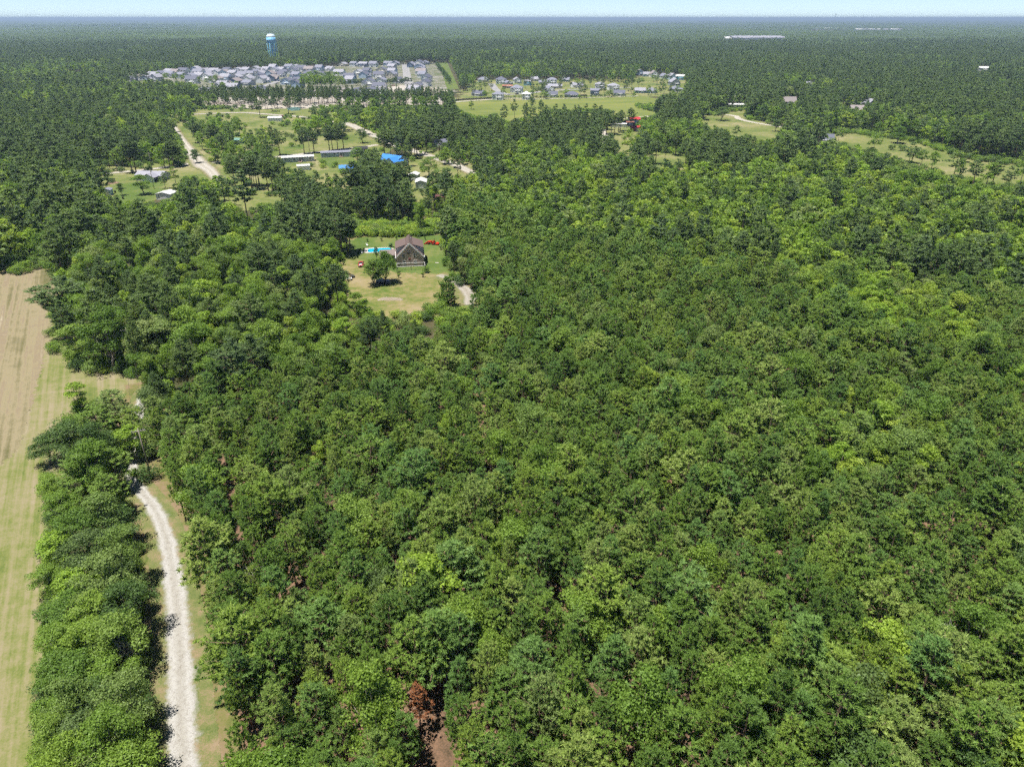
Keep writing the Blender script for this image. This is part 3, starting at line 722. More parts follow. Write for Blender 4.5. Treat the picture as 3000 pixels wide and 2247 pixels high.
OPEN = [([(480, 330), (900, 296), (1130, 400), (1180, 460), (1040, 505), (1010, 600), (680, 610), (600, 540), (560, 430)], 0.42), ([(1130, 440), (1260, 430), (1420, 490), (1400, 560), (1200, 590)], 0.4), ([(280, 480), (520, 480), (520, 590), (290, 590)], 0.3), ([(1480, 330), (1820, 330), (1900, 400), (1960, 500), (1760, 470), (1560, 420)], 0.55), ([(2040, 330), (2330, 360), (2330, 430), (2050, 400)], 0.4)]
base_px = top_px(P, 0.0)
for poly, pr in OPEN: keep &= ~inside(base_px, poly) | (rng.random(len(P)) < pr)
keep &= silhouette_clear(P, HH, WW)
KEEP_OUT = []           # (x, y, radius) of buildings, filled in before the wood is planted

# ------------------------------------------------------------------ buildings
W_WHITE = flat('white_siding', (0.78, 0.78, 0.77)); W_BLUE = flat('pale_blue_siding', (0.42, 0.52, 0.64)); W_CREAM = flat('cream_siding', (0.62, 0.57, 0.47))
W_GREY = flat('grey_siding', (0.42, 0.44, 0.47)); W_SLATE = flat('slate_blue_siding', (0.15, 0.20, 0.28)); W_TEAL = flat('teal_siding', (0.14, 0.30, 0.30)); W_TURQ = flat('turquoise_siding', (0.10, 0.36, 0.48)); W_TAN = flat('tan_siding', (0.30, 0.24, 0.18))
R_GREY = flat('grey_shingles', (0.185, 0.19, 0.24), scale=3); R_DARK = flat('charcoal_shingles', (0.105, 0.11, 0.15), scale=3); R_PALE = flat('pale_grey_shingles', (0.27, 0.268, 0.31), scale=3); R_BROWN = flat('brown_shingles', (0.23, 0.20, 0.20), scale=3)
R_BLUE = flat('blue_metal_roof', (0.045, 0.20, 0.54), rough=0.45, var=0.06); R_WHITE = flat('white_metal_roof', (0.52, 0.52, 0.51), rough=0.45, var=0.06); R_RED = flat('red_metal_roof', (0.45, 0.03, 0.04), rough=0.5); R_TERRA = flat('terracotta_roof', (0.28, 0.12, 0.07)); R_BLACK = flat('black_roof', (0.02, 0.02, 0.024))
TRIM = flat('white_trim', (0.76, 0.76, 0.74), var=0.04); GLASS = flat('dark_window_glass', (0.02, 0.025, 0.03), rough=0.08, var=0.02, spec=0.6); DOORM = flat('dark_door', (0.05, 0.04, 0.035))
ROOFNAME = {R_GREY: 'grey', R_DARK: 'charcoal', R_PALE: 'pale grey', R_BROWN: 'brown', R_BLUE: 'blue', R_WHITE: 'white', R_RED: 'red', R_TERRA: 'terracotta', R_BLACK: 'black'}
WALLNAME = {W_WHITE: 'white', W_BLUE: 'pale blue', W_CREAM: 'cream', W_GREY: 'grey', W_SLATE: 'slate blue', W_TEAL: 'teal', W_TURQ: 'turquoise', W_TAN: 'tan'}
CACHE = {}
def cached(key, fn):
    if key not in CACHE: CACHE[key] = fn()
    return CACHE[key]
def gable_body(w, l, e, rise, y0=0.0):
    """walls with two gables; ridge along y; base centred"""
    return MB().prism([(-w / 2, 0), (w / 2, 0), (w / 2, e), (0, e + rise), (-w / 2, e)], y0 - l / 2, y0 + l / 2, 'y')
def gable_roof(mb, w, l, e, rise, y0=0.0, over=0.45, th=0.18):
    s = rise / (w / 2); o = over
    a = (w / 2 + o, e - s * o + 0.03); t = (0, e + rise + 0.03)
    mb.prism([a, (a[0], a[1] + th), (0, t[1] + th), (-a[0], a[1] + th), (-a[0], a[1]), (0, t[1])], y0 - l / 2 - o, y0 + l / 2 + o, 'y')
    return mb
def hip_roof(w, l, e, rise, over=0.5):
    a, b = w / 2 + over, l / 2 + over; r = max(0.0, max(a, b) - min(a, b)); m = MB()
    base = [(-a, -b, e - 0.15), (a, -b, e - 0.15), (a, b, e - 0.15), (-a, b, e - 0.15), (-a, -b, e + 0.03), (a, -b, e + 0.03), (a, b, e + 0.03), (-a, b, e + 0.03)]
    if a > b: top = [(-r - 0.2, 0, e + rise), (r + 0.2, 0, e + rise)]; F = [(4, 5, 9, 8), (6, 7, 8, 9), (5, 6, 9), (7, 4, 8)]
    else: top = [(0, -r - 0.2, e + rise), (0, r + 0.2, e + rise)]; F = [(5, 6, 9, 8), (7, 4, 8, 9), (4, 5, 8), (6, 7, 9)]
    return m.add(base + top, F + [(3, 2, 1, 0), (0, 1, 5, 4), (1, 2, 6, 5), (2, 3, 7, 6), (3, 0, 4, 7)])
def window_mesh(w=1.0, h=1.4):
    def fn():
        m = MB().box(-w / 2, w / 2, -0.03, 0.05, 0, h, 0)
        t = 0.09
        for x0, x1, z0, z1 in ((-w / 2 - t, w / 2 + t, h, h + t), (-w / 2 - t, w / 2 + t, -t, 0), (-w / 2 - t, -w / 2, 0, h), (w / 2, w / 2 + t, 0, h), (-w / 2, w / 2, h / 2 - 0.03, h / 2 + 0.03)):
            m.box(x0, x1, -0.07, 0.04, z0, z1, 1)
        return m.mesh('window', [GLASS, TRIM])
    return cached(('win', w, h), fn)
def add_windows(e, w, l, storeys, side='front', n=3, sill=1.0):
    for s in range(storeys):
        for i in range(n):
            if side == 'front':
                if s == 0 and i == n // 2: continue
                put('window', window_mesh(), e, (w * (-0.34 + 0.68 * i / max(1, n - 1)), -l / 2, sill + 2.75 * s))
            else:
                put('window', window_mesh(), e, ((w / 2) * (1 if side == 'right' else -1), l * (-0.3 + 0.6 * i / max(1, n - 1)), sill + 2.75 * s), R(90) if side == 'right' else R(-90))
def door_mesh():
    return cached('door', lambda: MB().box(-0.5, 0.5, -0.06, 0.03, 0, 2.1, 0).box(-0.6, -0.5, -0.08, 0.03, 0, 2.2, 1).box(0.5, 0.6, -0.08, 0.03, 0, 2.2, 1).box(-0.5, 0.5, -0.08, 0.03, 2.1, 2.2, 1).mesh('door', [DOORM, TRIM]))
def house(name, x, y, rz, style, w, l, e, rise, wall, roof, label, group=None, storeys=1, wing=None, porch=True, chimney=False, cat='house'):
    """style 'gable' (ridge along the depth), 'side' (ridge along the front) or 'hip'"""
    h = empty(name, (x, y, 0), rz); tag(h, label, cat, group)
    key = (style, w, l, e, rise)
    if style == 'hip':
        put('wall', cached(key + ('w', wall), lambda: MB().box(-w / 2, w / 2, -l / 2, l / 2, 0, e).mesh('wall', wall)), h)
        put('roof', cached(key + ('r', roof), lambda: hip_roof(w, l, e, rise).mesh('roof', roof)), h)
    elif style == 'gable':
        put('wall', cached(key + ('w', wall), lambda: gable_body(w, l, e, rise).mesh('wall', wall)), h)
        put('roof', cached(key + ('r', roof), lambda: gable_roof(MB(), w, l, e, rise).mesh('roof', roof)), h)
    else:
        put('wall', cached(key + ('w', wall), lambda: gable_body(l, w, e, rise).mesh('wall', wall)), h, rz=R(90))
        put('roof', cached(key + ('r', roof), lambda: gable_roof(MB(), l, w, e, rise).mesh('roof', roof)), h, rz=R(90))
    add_windows(h, w, l, storeys)
    add_windows(h, w, l, storeys, 'right' if (x < 0) else 'left', 2)
    put('door', door_mesh(), h, (0, -l / 2, 0.1))
    if wing:                                     # a gabled wing coming forward: (offset, width, length, eave, rise)
        ox, ww, wl, we, wr = wing
        k2 = ('wing',) + wing
        put('wing_wall', cached(k2 + (wall,), lambda: gable_body(ww, wl, we, wr).mesh('wing_wall', wall)), h, (ox, -l / 2 - wl / 2 + 0.6, 0))
        put('wing_roof', cached(k2 + ('r', roof), lambda: gable_roof(MB(), ww, wl + 2.0, we, wr, 1.0).mesh('wing_roof', roof)), h, (ox, -l / 2 - wl / 2 + 0.6, 0.02))
        put('garage_door', cached(k2 + ('g',), lambda: MB().box(-ww * 0.36, ww * 0.36, -0.05, 0.02, 0, 2.2, 0).mesh('garage_door', TRIM)), h, (ox, -l / 2 - wl + 0.6, 0.05))
    if porch:
        pw = w * 0.45
        def fn():
            m = MB().box(-pw / 2, pw / 2, -1.9, 0.05, 2.55, 2.7)
            m.box(-pw / 2, pw / 2, -1.8, 0, 0, 0.2)
            for i in range(3): m.box(-pw / 2 + 0.1 + (pw - 0.35) * i / 2, -pw / 2 + 0.25 + (pw - 0.35) * i / 2, -1.8, -1.65, 0.2, 2.55)
            return m.mesh('porch', TRIM)
        put('porch', cached(('porch', pw), fn), h, (w * 0.12 * (-1 if wing and wing[0] > 0 else 1), -l / 2 - 0.02, 0))
    if chimney: put('chimney', cached('chim', lambda: MB().box(-0.45, 0.45, -0.35, 0.35, 0, 1.8).box(-0.52, 0.52, -0.42, 0.42, 1.8, 1.95).mesh('chimney', flat('chimney_brick', (0.20, 0.09, 0.06)))), h, (w * 0.2, 0, e + rise * 0.6))
    KEEP_OUT.append((x, y, max(w, l) * 0.5 + 4))
    return h

# the estate below the water tower: (px, py of the roof)
EST = [(375,224),(406,220),(430,221),(451,217),(458,225),(475,213),(495,203),(497,215),(514,210),(538,205),(533,217),(556,221),(563,231),(574,200),(581,209),(601,202),(628,202),(609,211),(583,219),(606,221),(637,210),(666,203),(659,211),(683,212),(697,203),(722,203),(634,229),(661,224),(652,239),(694,224),(690,236),(710,213),(731,213),(728,224),(726,236),(681,248),(605,261),(731,263),
 (749,200),(746,208),(763,209),(779,199),(801,195),(803,204),(823,198),(833,205),(847,194),(858,205),(820,213),(792,214),(760,219),(768,229),(798,224),(866,196),(884,198),(906,201),(936,197),(966,197),(1005,184),(1037,185),(868,217),(906,215),(841,234),(877,228),(872,242),(942,212),(994,210),(1024,217),(1026,231),(757,256),(879,267),(936,267),(993,262),(1042,261),
 (1065,186),(1094,186),(1138,184),(1157,182),(1119,203),(1148,193),(1075,202),(1050,207),(1067,216),(1111,217),(1149,206),(1149,216),(1116,229),(1080,237),(1167,229),(1205,187),(1227,181),(1244,180),(1229,192),(1231,200),(1234,208),(1238,216),(1250,226),(1246,239),(1220,243),(1211,255),(1083,257),(1111,246),(1114,262)]
ORD = ['zeroth'] + 'first second third fourth fifth sixth seventh eighth ninth tenth eleventh twelfth thirteenth fourteenth fifteenth sixteenth seventeenth eighteenth nineteenth twentieth'.split()
def nth(i): return ORD[i] if i <= 20 else f'{i}th' if i % 10 not in (1, 2, 3) else f"{i}{('st', 'nd', 'rd')[i % 10 - 1]}"
rows = [('backmost row', 0, 194), ('second row', 194, 206), ('third row', 206, 214), ('middle row', 214, 226), ('fifth row', 226, 245), ('front row', 245, 300)]
hr = random.Random(5)
for rn, ya, yb in rows:
    row = sorted(p for p in EST if ya <= p[1] < yb)
    for i, (px, py) in enumerate(row):
        x, y = T(px, py, 6.0)
        wall = hr.choice([W_WHITE, W_WHITE, W_WHITE, W_BLUE, W_CREAM, W_GREY, W_SLATE, W_BLUE])
        roof = hr.choice([R_GREY, R_GREY, R_PALE, R_DARK, R_DARK, R_PALE, R_BROWN])
        st = hr.choice(['side', 'side', 'gable', 'gable', 'side'])
        big = py > 254
        w, l = hr.choice([(14, 12), (16, 11), (12, 15)]) if not big else (19, 14)
        e = hr.choice([5.6, 5.6, 3.8]) if not big else 3.6
        lean = R(-14) + (R(90) if px > 1180 and py > 190 else 0) + hr.choice([0, 0, 0, R(90)])
        wing = (hr.choice([-1, 1]) * 2.8, 5.2, 4.5, e * 0.62 if e > 4 else 2.8, 2.4) if hr.random() < 0.6 else None
        house('estate_house', x, y, lean, st, w, l, e, hr.choice([2.8, 3.3, 3.8]), wall, roof,
              f'{WALLNAME[wall]} house, {ROOFNAME[roof]} roof, {nth(i + 1)} from left in {rn} of the estate below the water tower'.replace('the estate below the water tower', 'the left estate'),
              'houses of the left estate', 2 if e > 4 else 1, wing, porch=hr.random() < 0.7)

# houses behind the green meadow and among the trees to the right: (px, py, style, w, l, e, rise, wall, roof, storeys, turn, label)
MIDDLE = [
 (1416,230,'hip',15,12,3.2,3.0,W_WHITE,R_GREY,1,5,'white house with grey hip roof at the far left behind the curved street'),
 (1468,230,'hip',14,12,5.4,3.2,W_WHITE,R_DARK,2,0,'tall white house with charcoal hip roof right of the curved street end'),
 (1489,240,'gable',9,10,3.0,2.4,W_GREY,R_GREY,1,20,'small grey house beside the tall charcoal-roofed house'),
 (1487,251,'side',13,8,2.6,1.2,W_TAN,R_TERRA,1,0,'low building with terracotta roof behind the green meadow'),
 (1514,254,'hip',14,11,5.4,3.0,W_WHITE,R_GREY,2,-8,'large two-storey white house with grey hip roof by the street'),
 (1459,273,'hip',12,10,5.6,2.4,W_WHITE,R_GREY,2,-5,'white two-storey house with grey hip roof at the meadow edge'),
 (1542,272,'hip',9,9,5.8,2.6,W_WHITE,R_WHITE,2,0,'narrow white two-storey house with white hip roof at the meadow'),
 (1615,273,'side',14,9,3.0,2.8,W_WHITE,R_DARK,1,0,'long white bungalow with charcoal roof at the meadow edge'),
 (1675,273,'hip',15,11,3.0,3.0,W_GREY,R_DARK,1,0,'grey bungalow with charcoal hip roof and fence at the meadow'),
 (1607,258,'gable',10,12,3.4,3.4,W_WHITE,R_GREY,1,30,'white gabled house tucked behind the long charcoal-roofed bungalow'),
 (1625,250,'side',18,9,2.8,2.2,W_CREAM,R_PALE,1,0,'long cream house with pale roof in the second row'),
 (1617,231,'hip',13,11,5.4,2.8,W_WHITE,R_GREY,2,0,'white two-storey house with grey hip roof against the woods'),
 (1566,229,'side',11,9,3.0,2.6,W_CREAM,R_PALE,1,10,'cream house with pale roof half hidden by pines'),
 (1546,237,'side',9,9,5.0,1.6,W_TURQ,R_PALE,2,-10,'turquoise house between the pines'),
 (1515,231,'gable',10,9,4.8,2.6,W_WHITE,R_PALE,2,15,'white gabled house behind the pines in the back row'),
 (1658,231,'side',10,8,3.0,2.4,W_TEAL,R_GREY,1,0,'teal house with grey roof at the edge of the woods'),
 (1690,246,'side',14,10,3.0,3.2,W_WHITE,R_PALE,1,25,'white house with pale roof behind a round bright tree'),
 (1402,270,'side',13,9,2.9,2.8,W_GREY,R_DARK,1,-30,'grey house with charcoal roof at the left end behind pines'),
 (1591,239,'side',11,9,2.8,2.2,W_CREAM,R_GREY,1,0,'cream house with grey roof among the pines in the middle'),
 (1758,244,'hip',12,10,4.8,2.4,W_WHITE,R_PALE,2,0,'white house with pale hip roof behind two pines'),
 (1797,248,'hip',13,11,5.2,2.6,W_WHITE,R_PALE,2,12,'white two-storey house with pale hip roof right of the two pines'),
 (1743,263,'side',10,9,5.2,1.8,W_SLATE,R_GREY,2,0,'slate blue house with porch near the meadow edge'),
 (1814,269,'side',13,10,3.0,2.8,W_WHITE,R_DARK,1,-6,'white bungalow with charcoal roof at the right end of the meadow'),
 (1875,262,'side',12,9,3.0,2.6,W_TEAL,R_PALE,1,0,'left half of the long teal house with pale roof'),
 (1908,262,'hip',13,10,3.0,2.8,W_TEAL,R_GREY,1,0,'teal house with grey hip roof beside the long teal house'),
 (1982,257,'hip',15,12,3.0,3.4,W_GREY,R_GREY,1,0,'grey bungalow with broad grey hip roof at the wood edge'),
 (1873,208,'gable',12,12,4.6,4.0,W_BLUE,R_BROWN,2,15,'pale blue gabled house leftmost on the wooded rise'),
 (1897,215,'side',13,9,3.4,2.8,W_BLUE,R_PALE,1,0,'pale blue house with pale roof second on the wooded rise'),
 (1916,213,'gable',12,12,4.6,4.2,W_WHITE,R_BROWN,2,12,'white gabled house with brown roof third on the wooded rise'),
 (1946,220,'gable',11,10,3.4,3.4,W_WHITE,R_GREY,1,25,'white gabled house with grey roof fourth on the wooded rise'),
 (1969,220,'gable',11,12,4.8,3.6,W_BLUE,R_PALE,2,20,'pale blue gabled house fifth on the wooded rise'),
 (1993,222,'side',12,10,4.8,2.0,W_TURQ,R_WHITE,2,-8,'turquoise house with white roof at the right end of the rise'),
 (1976,236,'gable',12,13,4.4,4.2,W_GREY,R_PALE,2,15,'large grey gabled house with pale roof below the wooded rise'),
 (2052,265,'gable',11,11,4.4,4.6,W_WHITE,R_GREY,2,20,'white steep-gabled house among trees right of the meadow'),
 (2027,263,'gable',9,9,3.4,3.6,W_WHITE,R_GREY,1,20,'small white gabled house beside the steep-gabled house'),
 (2166,284,'gable',9,12,5.6,4.2,W_TAN,R_BROWN,2,8,'tall tan gabled house behind the open shed on the right'),
 (2312,292,'side',13,9,4.0,4.0,W_GREY,R_BROWN,1,12,'grey house with brown roof alone among trees at the right'),
 (2376,244,'side',14,9,3.2,3.0,W_WHITE,R_PALE,1,10,'lone pale-roofed house deep in the woods at the right'),
 (2481,284,'side',14,10,3.4,4.0,W_WHITE,R_PALE,1,-12,'white house with pale roof above the sandy lot'),
 (2510,294,'gable',9,10,4.0,4.0,W_WHITE,R_WHITE,1,20,'white gabled house half hidden right of the sandy lot'),
 (2549,298,'gable',9,10,4.2,4.2,W_GREY,R_PALE,1,25,'grey gabled house behind bare trees at the right'),
 (2512,315,'side',12,10,3.0,3.0,W_TAN,R_BROWN,1,0,'tan house with brown roof below the sandy lot'),
 (2395,295,'gable',9,10,4.0,3.6,W_WHITE,R_GREY,1,-10,'white house almost hidden by trees at the right'),
 (2406,401,'side',16,9,2.9,3.0,W_GREY,R_DARK,1,0,'house with dark slate roof among trees beside the dry pasture'),
 (2882,198,'side',15,12,4.5,2.0,W_WHITE,R_WHITE,1,0,'lone white building in the woods at the far right'),
]
for (px, py, st, w, l, e, ri, wa, ro, stor, turn, lab) in MIDDLE:
    x, y = T(px, py, e + ri * 0.4)
    house('house', x, y, R(turn) - math.atan2(x, y) * 0.5, st, w, l, e, ri, wa, ro, lab, None, stor, None, True)
sheet('sandy_lot', [(2470, 304), (2505, 306), (2502, 322), (2478, 314)], 0.12, M_SAND)

# ---- settlement in the left middle distance
def mobile_home(px, py, w, l, wall, roof, label, turn=0, rise=0.7, e=2.9, windows=4):
    x, y = T(px, py, 2.5)
    h = empty('mobile_home', (x, y, 0), R(turn)); tag(h, label, 'mobile home')
    gable_body(l, w, e, rise).build('wall', wall, h).rotation_euler = (0, 0, R(90))
    gable_roof(MB(), l, w, e, rise, over=0.25, th=0.1).build('roof', roof, h).rotation_euler = (0, 0, R(90))
    MB().box(-w / 2 + 0.03, w / 2 - 0.03, -l / 2 - 0.04, -l / 2 + 0.1, 0, 0.6).build('skirting', W_GREY, h)
    for i in range(windows): put('window', window_mesh(), h, (w * (-0.38 + 0.76 * i / (windows - 1)), -l / 2, 1.2))
    put('door', door_mesh(), h, (w * 0.06, -l / 2, 0.5))
    MB().box(-1.2, 1.2, -1.8, 0, 0, 0.5).box(-0.9, 0.9, -2.2, -1.8, 0, 0.25).build('steps', flat('deck_wood', (0.25, 0.19, 0.13)), h).location = (w * 0.06, -l / 2 - 0.05, 0)
    KEEP_OUT.append((x, y, w * 0.5 + 3)); return h
mobile_home(872, 461, 19, 5.5, W_GREY, R_WHITE, 'long grey mobile home with white metal roof beside the track', 18)
mobile_home(992, 447, 22, 5.5, W_GREY, R_GREY, 'long grey mobile home with grey roof and steps in the green garden', 14)
h = mobile_home(447, 512, 15, 9, W_GREY, R_PALE, 'broad grey mobile home with pale roof and gabled porch', -4, 1.6, 2.8)
pm = MB(); gable_roof(pm, 6.5, 5.0, 2.7, 1.7, -2.0); pm.build('porch_roof', R_PALE, h).location = (2.2, -4.6, 0.03)
MB().prism([(-3.2, 0), (3.2, 0), (3.2, 2.7), (0, 4.3), (-3.2, 2.7)], -0.1, 0.1, 'y').build('porch_gable', W_WHITE, h).location = (2.2, -8.9, 0)
def shed(name, px, py, w, l, e, rise, wall, roof, label, turn=0, style='gable', cat='shed', hz=2.5):
    x, y = T(px, py, hz)
    h = empty(name, (x, y, 0), R(turn)); tag(h, label, cat)
    rot = 0 if style == 'gable' else R(90); a, b = (w, l) if style == 'gable' else (l, w)
    gable_body(a, b, e, rise).build('wall', wall, h).rotation_euler = (0, 0, rot)
    gable_roof(MB(), a, b, e, rise, over=0.3, th=0.08).build('roof', roof, h).rotation_euler = (0, 0, rot)
    MB().box(-w * 0.22, w * 0.22, -0.05, 0.04, 0, min(2.4, e * 0.85)).build('door', TRIM, h).location = (0, -l / 2, 0.03)
    KEEP_OUT.append((x, y, max(w, l) * 0.5 + 1.5)); return h
bh = shed('blue_roof_house', 1151, 470, 15, 10, 3.2, 2.4, W_BLUE, R_BLUE, 'house with bright blue metal roof in the pine settlement', -35, 'side', 'house')
put('window', window_mesh(), bh, (-4, -5, 1.1)); put('window', window_mesh(), bh, (4, -5, 1.1))
gx = MB(); gable_roof(gx, 7, 8, 3.2, 2.1); gx.build('wing_roof', R_BLUE, bh).location = (5.0, -4.0, 0.04)
gable_body(7, 8, 3.2, 2.1).build('wing_wall', W_WHITE, bh).location = (5.0, -4.0, 0)
shed('storage_building', 1020, 492, 9.5, 5, 2.7, 1.3, W_BLUE, R_BLUE, 'small storage building with blue metal roof beside shrubs', 8, 'side')
shed('long_shed', 1234, 535, 5.5, 9, 3.4, 0.9, W_GREY, R_WHITE, 'long grey shed with white ribbed metal roof seen end on', 4)
shed('metal_shed', 1213, 513, 5, 6, 3.0, 0.9, W_GREY, R_WHITE, 'small grey metal shed with white roof near the long shed', -8)
shed('black_roof_shed', 1056, 435, 9, 6, 2.6, 1.0, W_TAN, R_BLACK, 'low shed with black roof beside the pale track', 12, 'side')
shed('carport', 888, 484, 7, 5, 2.4, 0.5, W_WHITE, R_WHITE, 'white lean-to carport beside the white-roofed mobile home', 18, 'side')
shed('brown_shed', 1287, 576, 4.5, 4, 2.6, 1.0, W_TAN, flat('maroon_roof', (0.10, 0.03, 0.03)), 'small shed with maroon roof half hidden behind bright trees', 0, 'side')
shed('garden_shed', 314, 556, 3.6, 4, 2.6, 0.6, W_BLUE, R_GREY, 'small pale blue shed at the left edge of the lawn', 10)
shed('garage', 488, 567, 7.5, 6.5, 2.8, 0.8, W_WHITE, R_WHITE, 'white garage with pale roof behind yellow-green trees', -8)
shed('cottage', 1290, 418, 9, 7, 3.0, 1.8, W_WHITE, R_DARK, 'white cottage under pines above the road', 10, 'side', 'house')
shed('roadside_shed', 700, 409, 7, 5, 2.4, 1.0, W_TEAL, flat('green_metal_roof', (0.12, 0.24, 0.20)), 'shed with green roof among pines beside the side track', 0, 'side')
shed('pond_house', 806, 346, 11, 7, 2.8, 1.0, W_WHITE, R_WHITE, 'white metal-roofed building left of the pond', 6, 'side')
shed('red_barn', 1858, 351, 9, 6, 3.0, 1.4, W_GREY, R_RED, 'shed with red roof beside the meadow road', 5, 'side')
shed('red_outbuilding', 1866, 374, 9, 5, 2.6, 1.2, flat('barn_red', (0.22, 0.04, 0.04)), R_RED, 'red-roofed outbuilding half hidden by leafy trees', 22, 'side')
shed('white_trailer', 1813, 364, 12, 5, 2.8, 0.5, W_WHITE, R_WHITE, 'white metal building between tall pine trunks', -4, 'side')
shed('boat_shed', 1846, 358, 6, 4, 2.4, 0.6, W_TAN, flat('rust_roof', (0.20, 0.08, 0.05)), 'small rust-roofed shed left of the red-roofed shed', 0, 'side')
shed('open_shed', 2158, 309, 16, 9, 3.4, 0.8, W_GREY, R_WHITE, 'long low shed with white roof in front of the tan house', -6, 'side')
for (px, py, w, l, e, lab, wa, ro) in ((2212, 111, 200, 90, 10, 'broad pale warehouse roof in the far woods', W_WHITE, R_PALE), (2165, 113.5, 120, 50, 7, 'lower front hall of the pale far warehouse', W_WHITE, R_WHITE), (2255, 113.2, 110, 40, 7, 'right hall of the pale far warehouse', W_WHITE, R_PALE)):
    x, y = T(px, py, e); hb = empty('warehouse', (x, y, 0), R(4)); tag(hb, lab, 'warehouse')
    MB().box(-w / 2, w / 2, -l / 2, l / 2, 0, e).build('wall', wa, hb)
    gable_roof(MB(), l, w, e, 6, over=1.5, th=0.8).build('roof', ro, hb).rotation_euler = (0, 0, R(90))
fr = random.Random(9)
for i, px in enumerate((2378, 2398, 2425, 2452, 2478, 2500, 2516, 2534, 2552, 2572, 2594, 2618, 2632)):
    x, y = T(px, 84.5 + (2.5 if px > 2500 else 0), 8); hb = empty('distant_building', (x, y, 0), R(fr.uniform(-20, 20)))
    tag(hb, f'tiny pale building, {nth(i + 1)} from left in the far town below the masts', 'building', 'buildings of the far town')
    w, l = fr.uniform(20, 55), fr.uniform(20, 40); ro = fr.choice([R_PALE, R_WHITE, R_WHITE])
    MB().box(-w / 2, w / 2, -l / 2, l / 2, 0, 8).build('wall', W_WHITE, hb); gable_roof(MB(), l, w, 8, 4, over=1, th=0.6).build('roof', ro, hb).rotation_euler = (0, 0, R(90))

# ---- water tower
M_TOWER = flat('sky_blue_paint', (0.26, 0.60, 0.86), rough=0.4, var=0.05); M_TOWERTOP = flat('sunlit_blue_paint', (0.62, 0.74, 0.80), rough=0.35, var=0.05)  # dome and balcony paler: sunlight on the tower top is put into the colour
tx, ty = T(803, 180, 0)
wt = empty('water_tower', (tx, ty, 0)); tag(wt, 'sky blue multi-legged water tower rising out of the woods', 'water tower')
MB().lathe([(0.1, 29.5), (3.0, 30), (6.2, 32), (8.3, 35), (8.9, 38), (8.9, 43.5)], 32).build('tank', M_TOWER, wt, True)
MB().lathe([(8.92, 43.5), (8.6, 45.5), (7.4, 47.6), (5.2, 49.2), (2.6, 50.0), (0.1, 50.3)], 32).build('dome', M_TOWERTOP, wt, True)
bal = MB().lathe([(8.9, 38.0), (10.2, 38.0), (10.2, 38.3), (8.9, 38.3)], 32)
bal.lathe([(10.15, 39.3), (10.25, 39.3), (10.25, 39.5), (10.15, 39.5)], 32)
for k in range(32):
    a = 2 * math.pi * k / 32; bal.tube([(10.2 * math.cos(a), 10.2 * math.sin(a), 38.2), (10.2 * math.cos(a), 10.2 * math.sin(a), 39.4)], 0.05, 4)
bal.build('balcony', M_TOWERTOP, wt)
MB().lathe([(1.2, 0), (1.2, 30.5)], 14).build('riser_pipe', M_TOWER, wt, True)
lm = MB().tube([(0, 0, 0), (0, 0, 36.0)], 0.5, 8).mesh('leg', M_TOWER, True)
for k in range(6):
    a = R(20) + 2 * math.pi * k / 6; o = put('leg', lm, wt, (8.9 * math.cos(a), 8.9 * math.sin(a), 0))
for z in (9.5, 19.0, 28.5):
    m = MB()
    for k in range(6):
        a, b = R(20) + math.pi / 3 * k, R(20) + math.pi / 3 * (k + 1)
        m.tube([(8.9 * math.cos(a), 8.9 * math.sin(a), z), (8.9 * math.cos(b), 8.9 * math.sin(b), z)], 0.16, 5)
        m.tube([(8.9 * math.cos(a), 8.9 * math.sin(a), z), (8.9 * math.cos(b), 8.9 * math.sin(b), z - 9.2)], 0.06, 4)
        m.tube([(8.9 * math.cos(b), 8.9 * math.sin(b), z), (8.9 * math.cos(a), 8.9 * math.sin(a), z - 9.2)], 0.06, 4)
    m.build('brace', M_TOWER, wt)
m = MB()
for k in range(9):
    a = 2 * math.pi * k / 9; m.box(6.2 * math.cos(a) - 0.25, 6.2 * math.cos(a) + 0.25, 6.2 * math.sin(a) - 0.15, 6.2 * math.sin(a) + 0.15, 48.6, 52.2)
m.tube([(0, 0, 50), (0, 0, 53.5)], 0.12, 5).build('antennas', W_GREY, wt)
KEEP_OUT.append((tx, ty, 14))

def mast(px, ytop, ybase, label):
    x, y = T(px, ybase, 0); z = CAM_H + (HORIZON - ytop) / (FPX / CP ** 2) * math.hypot(x, y) 
    o = empty('radio_mast', (x, y, 0)); tag(o, label, 'mast')
    w = 4.0; m = MB()
    for sx, sy in ((-1, -0.58), (1, -0.58), (0, 1.15)): m.tube([(sx * w, sy * w, 0), (sx * w * 0.6, sy * w * 0.6, z)], 0.7, 5)
    n = 16
    for i in range(n):
        z0, z1 = z * i / n, z * (i + 1) / n; f0, f1 = w * (1 - 0.4 * i / n), w * (1 - 0.4 * (i + 1) / n)
        m.tube([(-f0, -0.58 * f0, z0), (f1, -0.58 * f1, z1)], 0.45, 4); m.tube([(f0, -0.58 * f0, z0), (-f1, -0.58 * f1, z1)], 0.45, 4)
        m.tube([(f0, -0.58 * f0, z0), (0, 1.15 * f1, z1)], 0.45, 4)
    m.build('lattice', flat('mast_steel', (0.22, 0.23, 0.25)), o)
    MB().box(-5, 5, -3, 3, z * 0.93, z * 0.985).build('antenna_array', W_GREY, o)
mast(2443, 42, 71, 'taller lattice radio mast standing above the far horizon')
mast(2525, 47, 68, 'shorter lattice radio mast right of the taller mast')

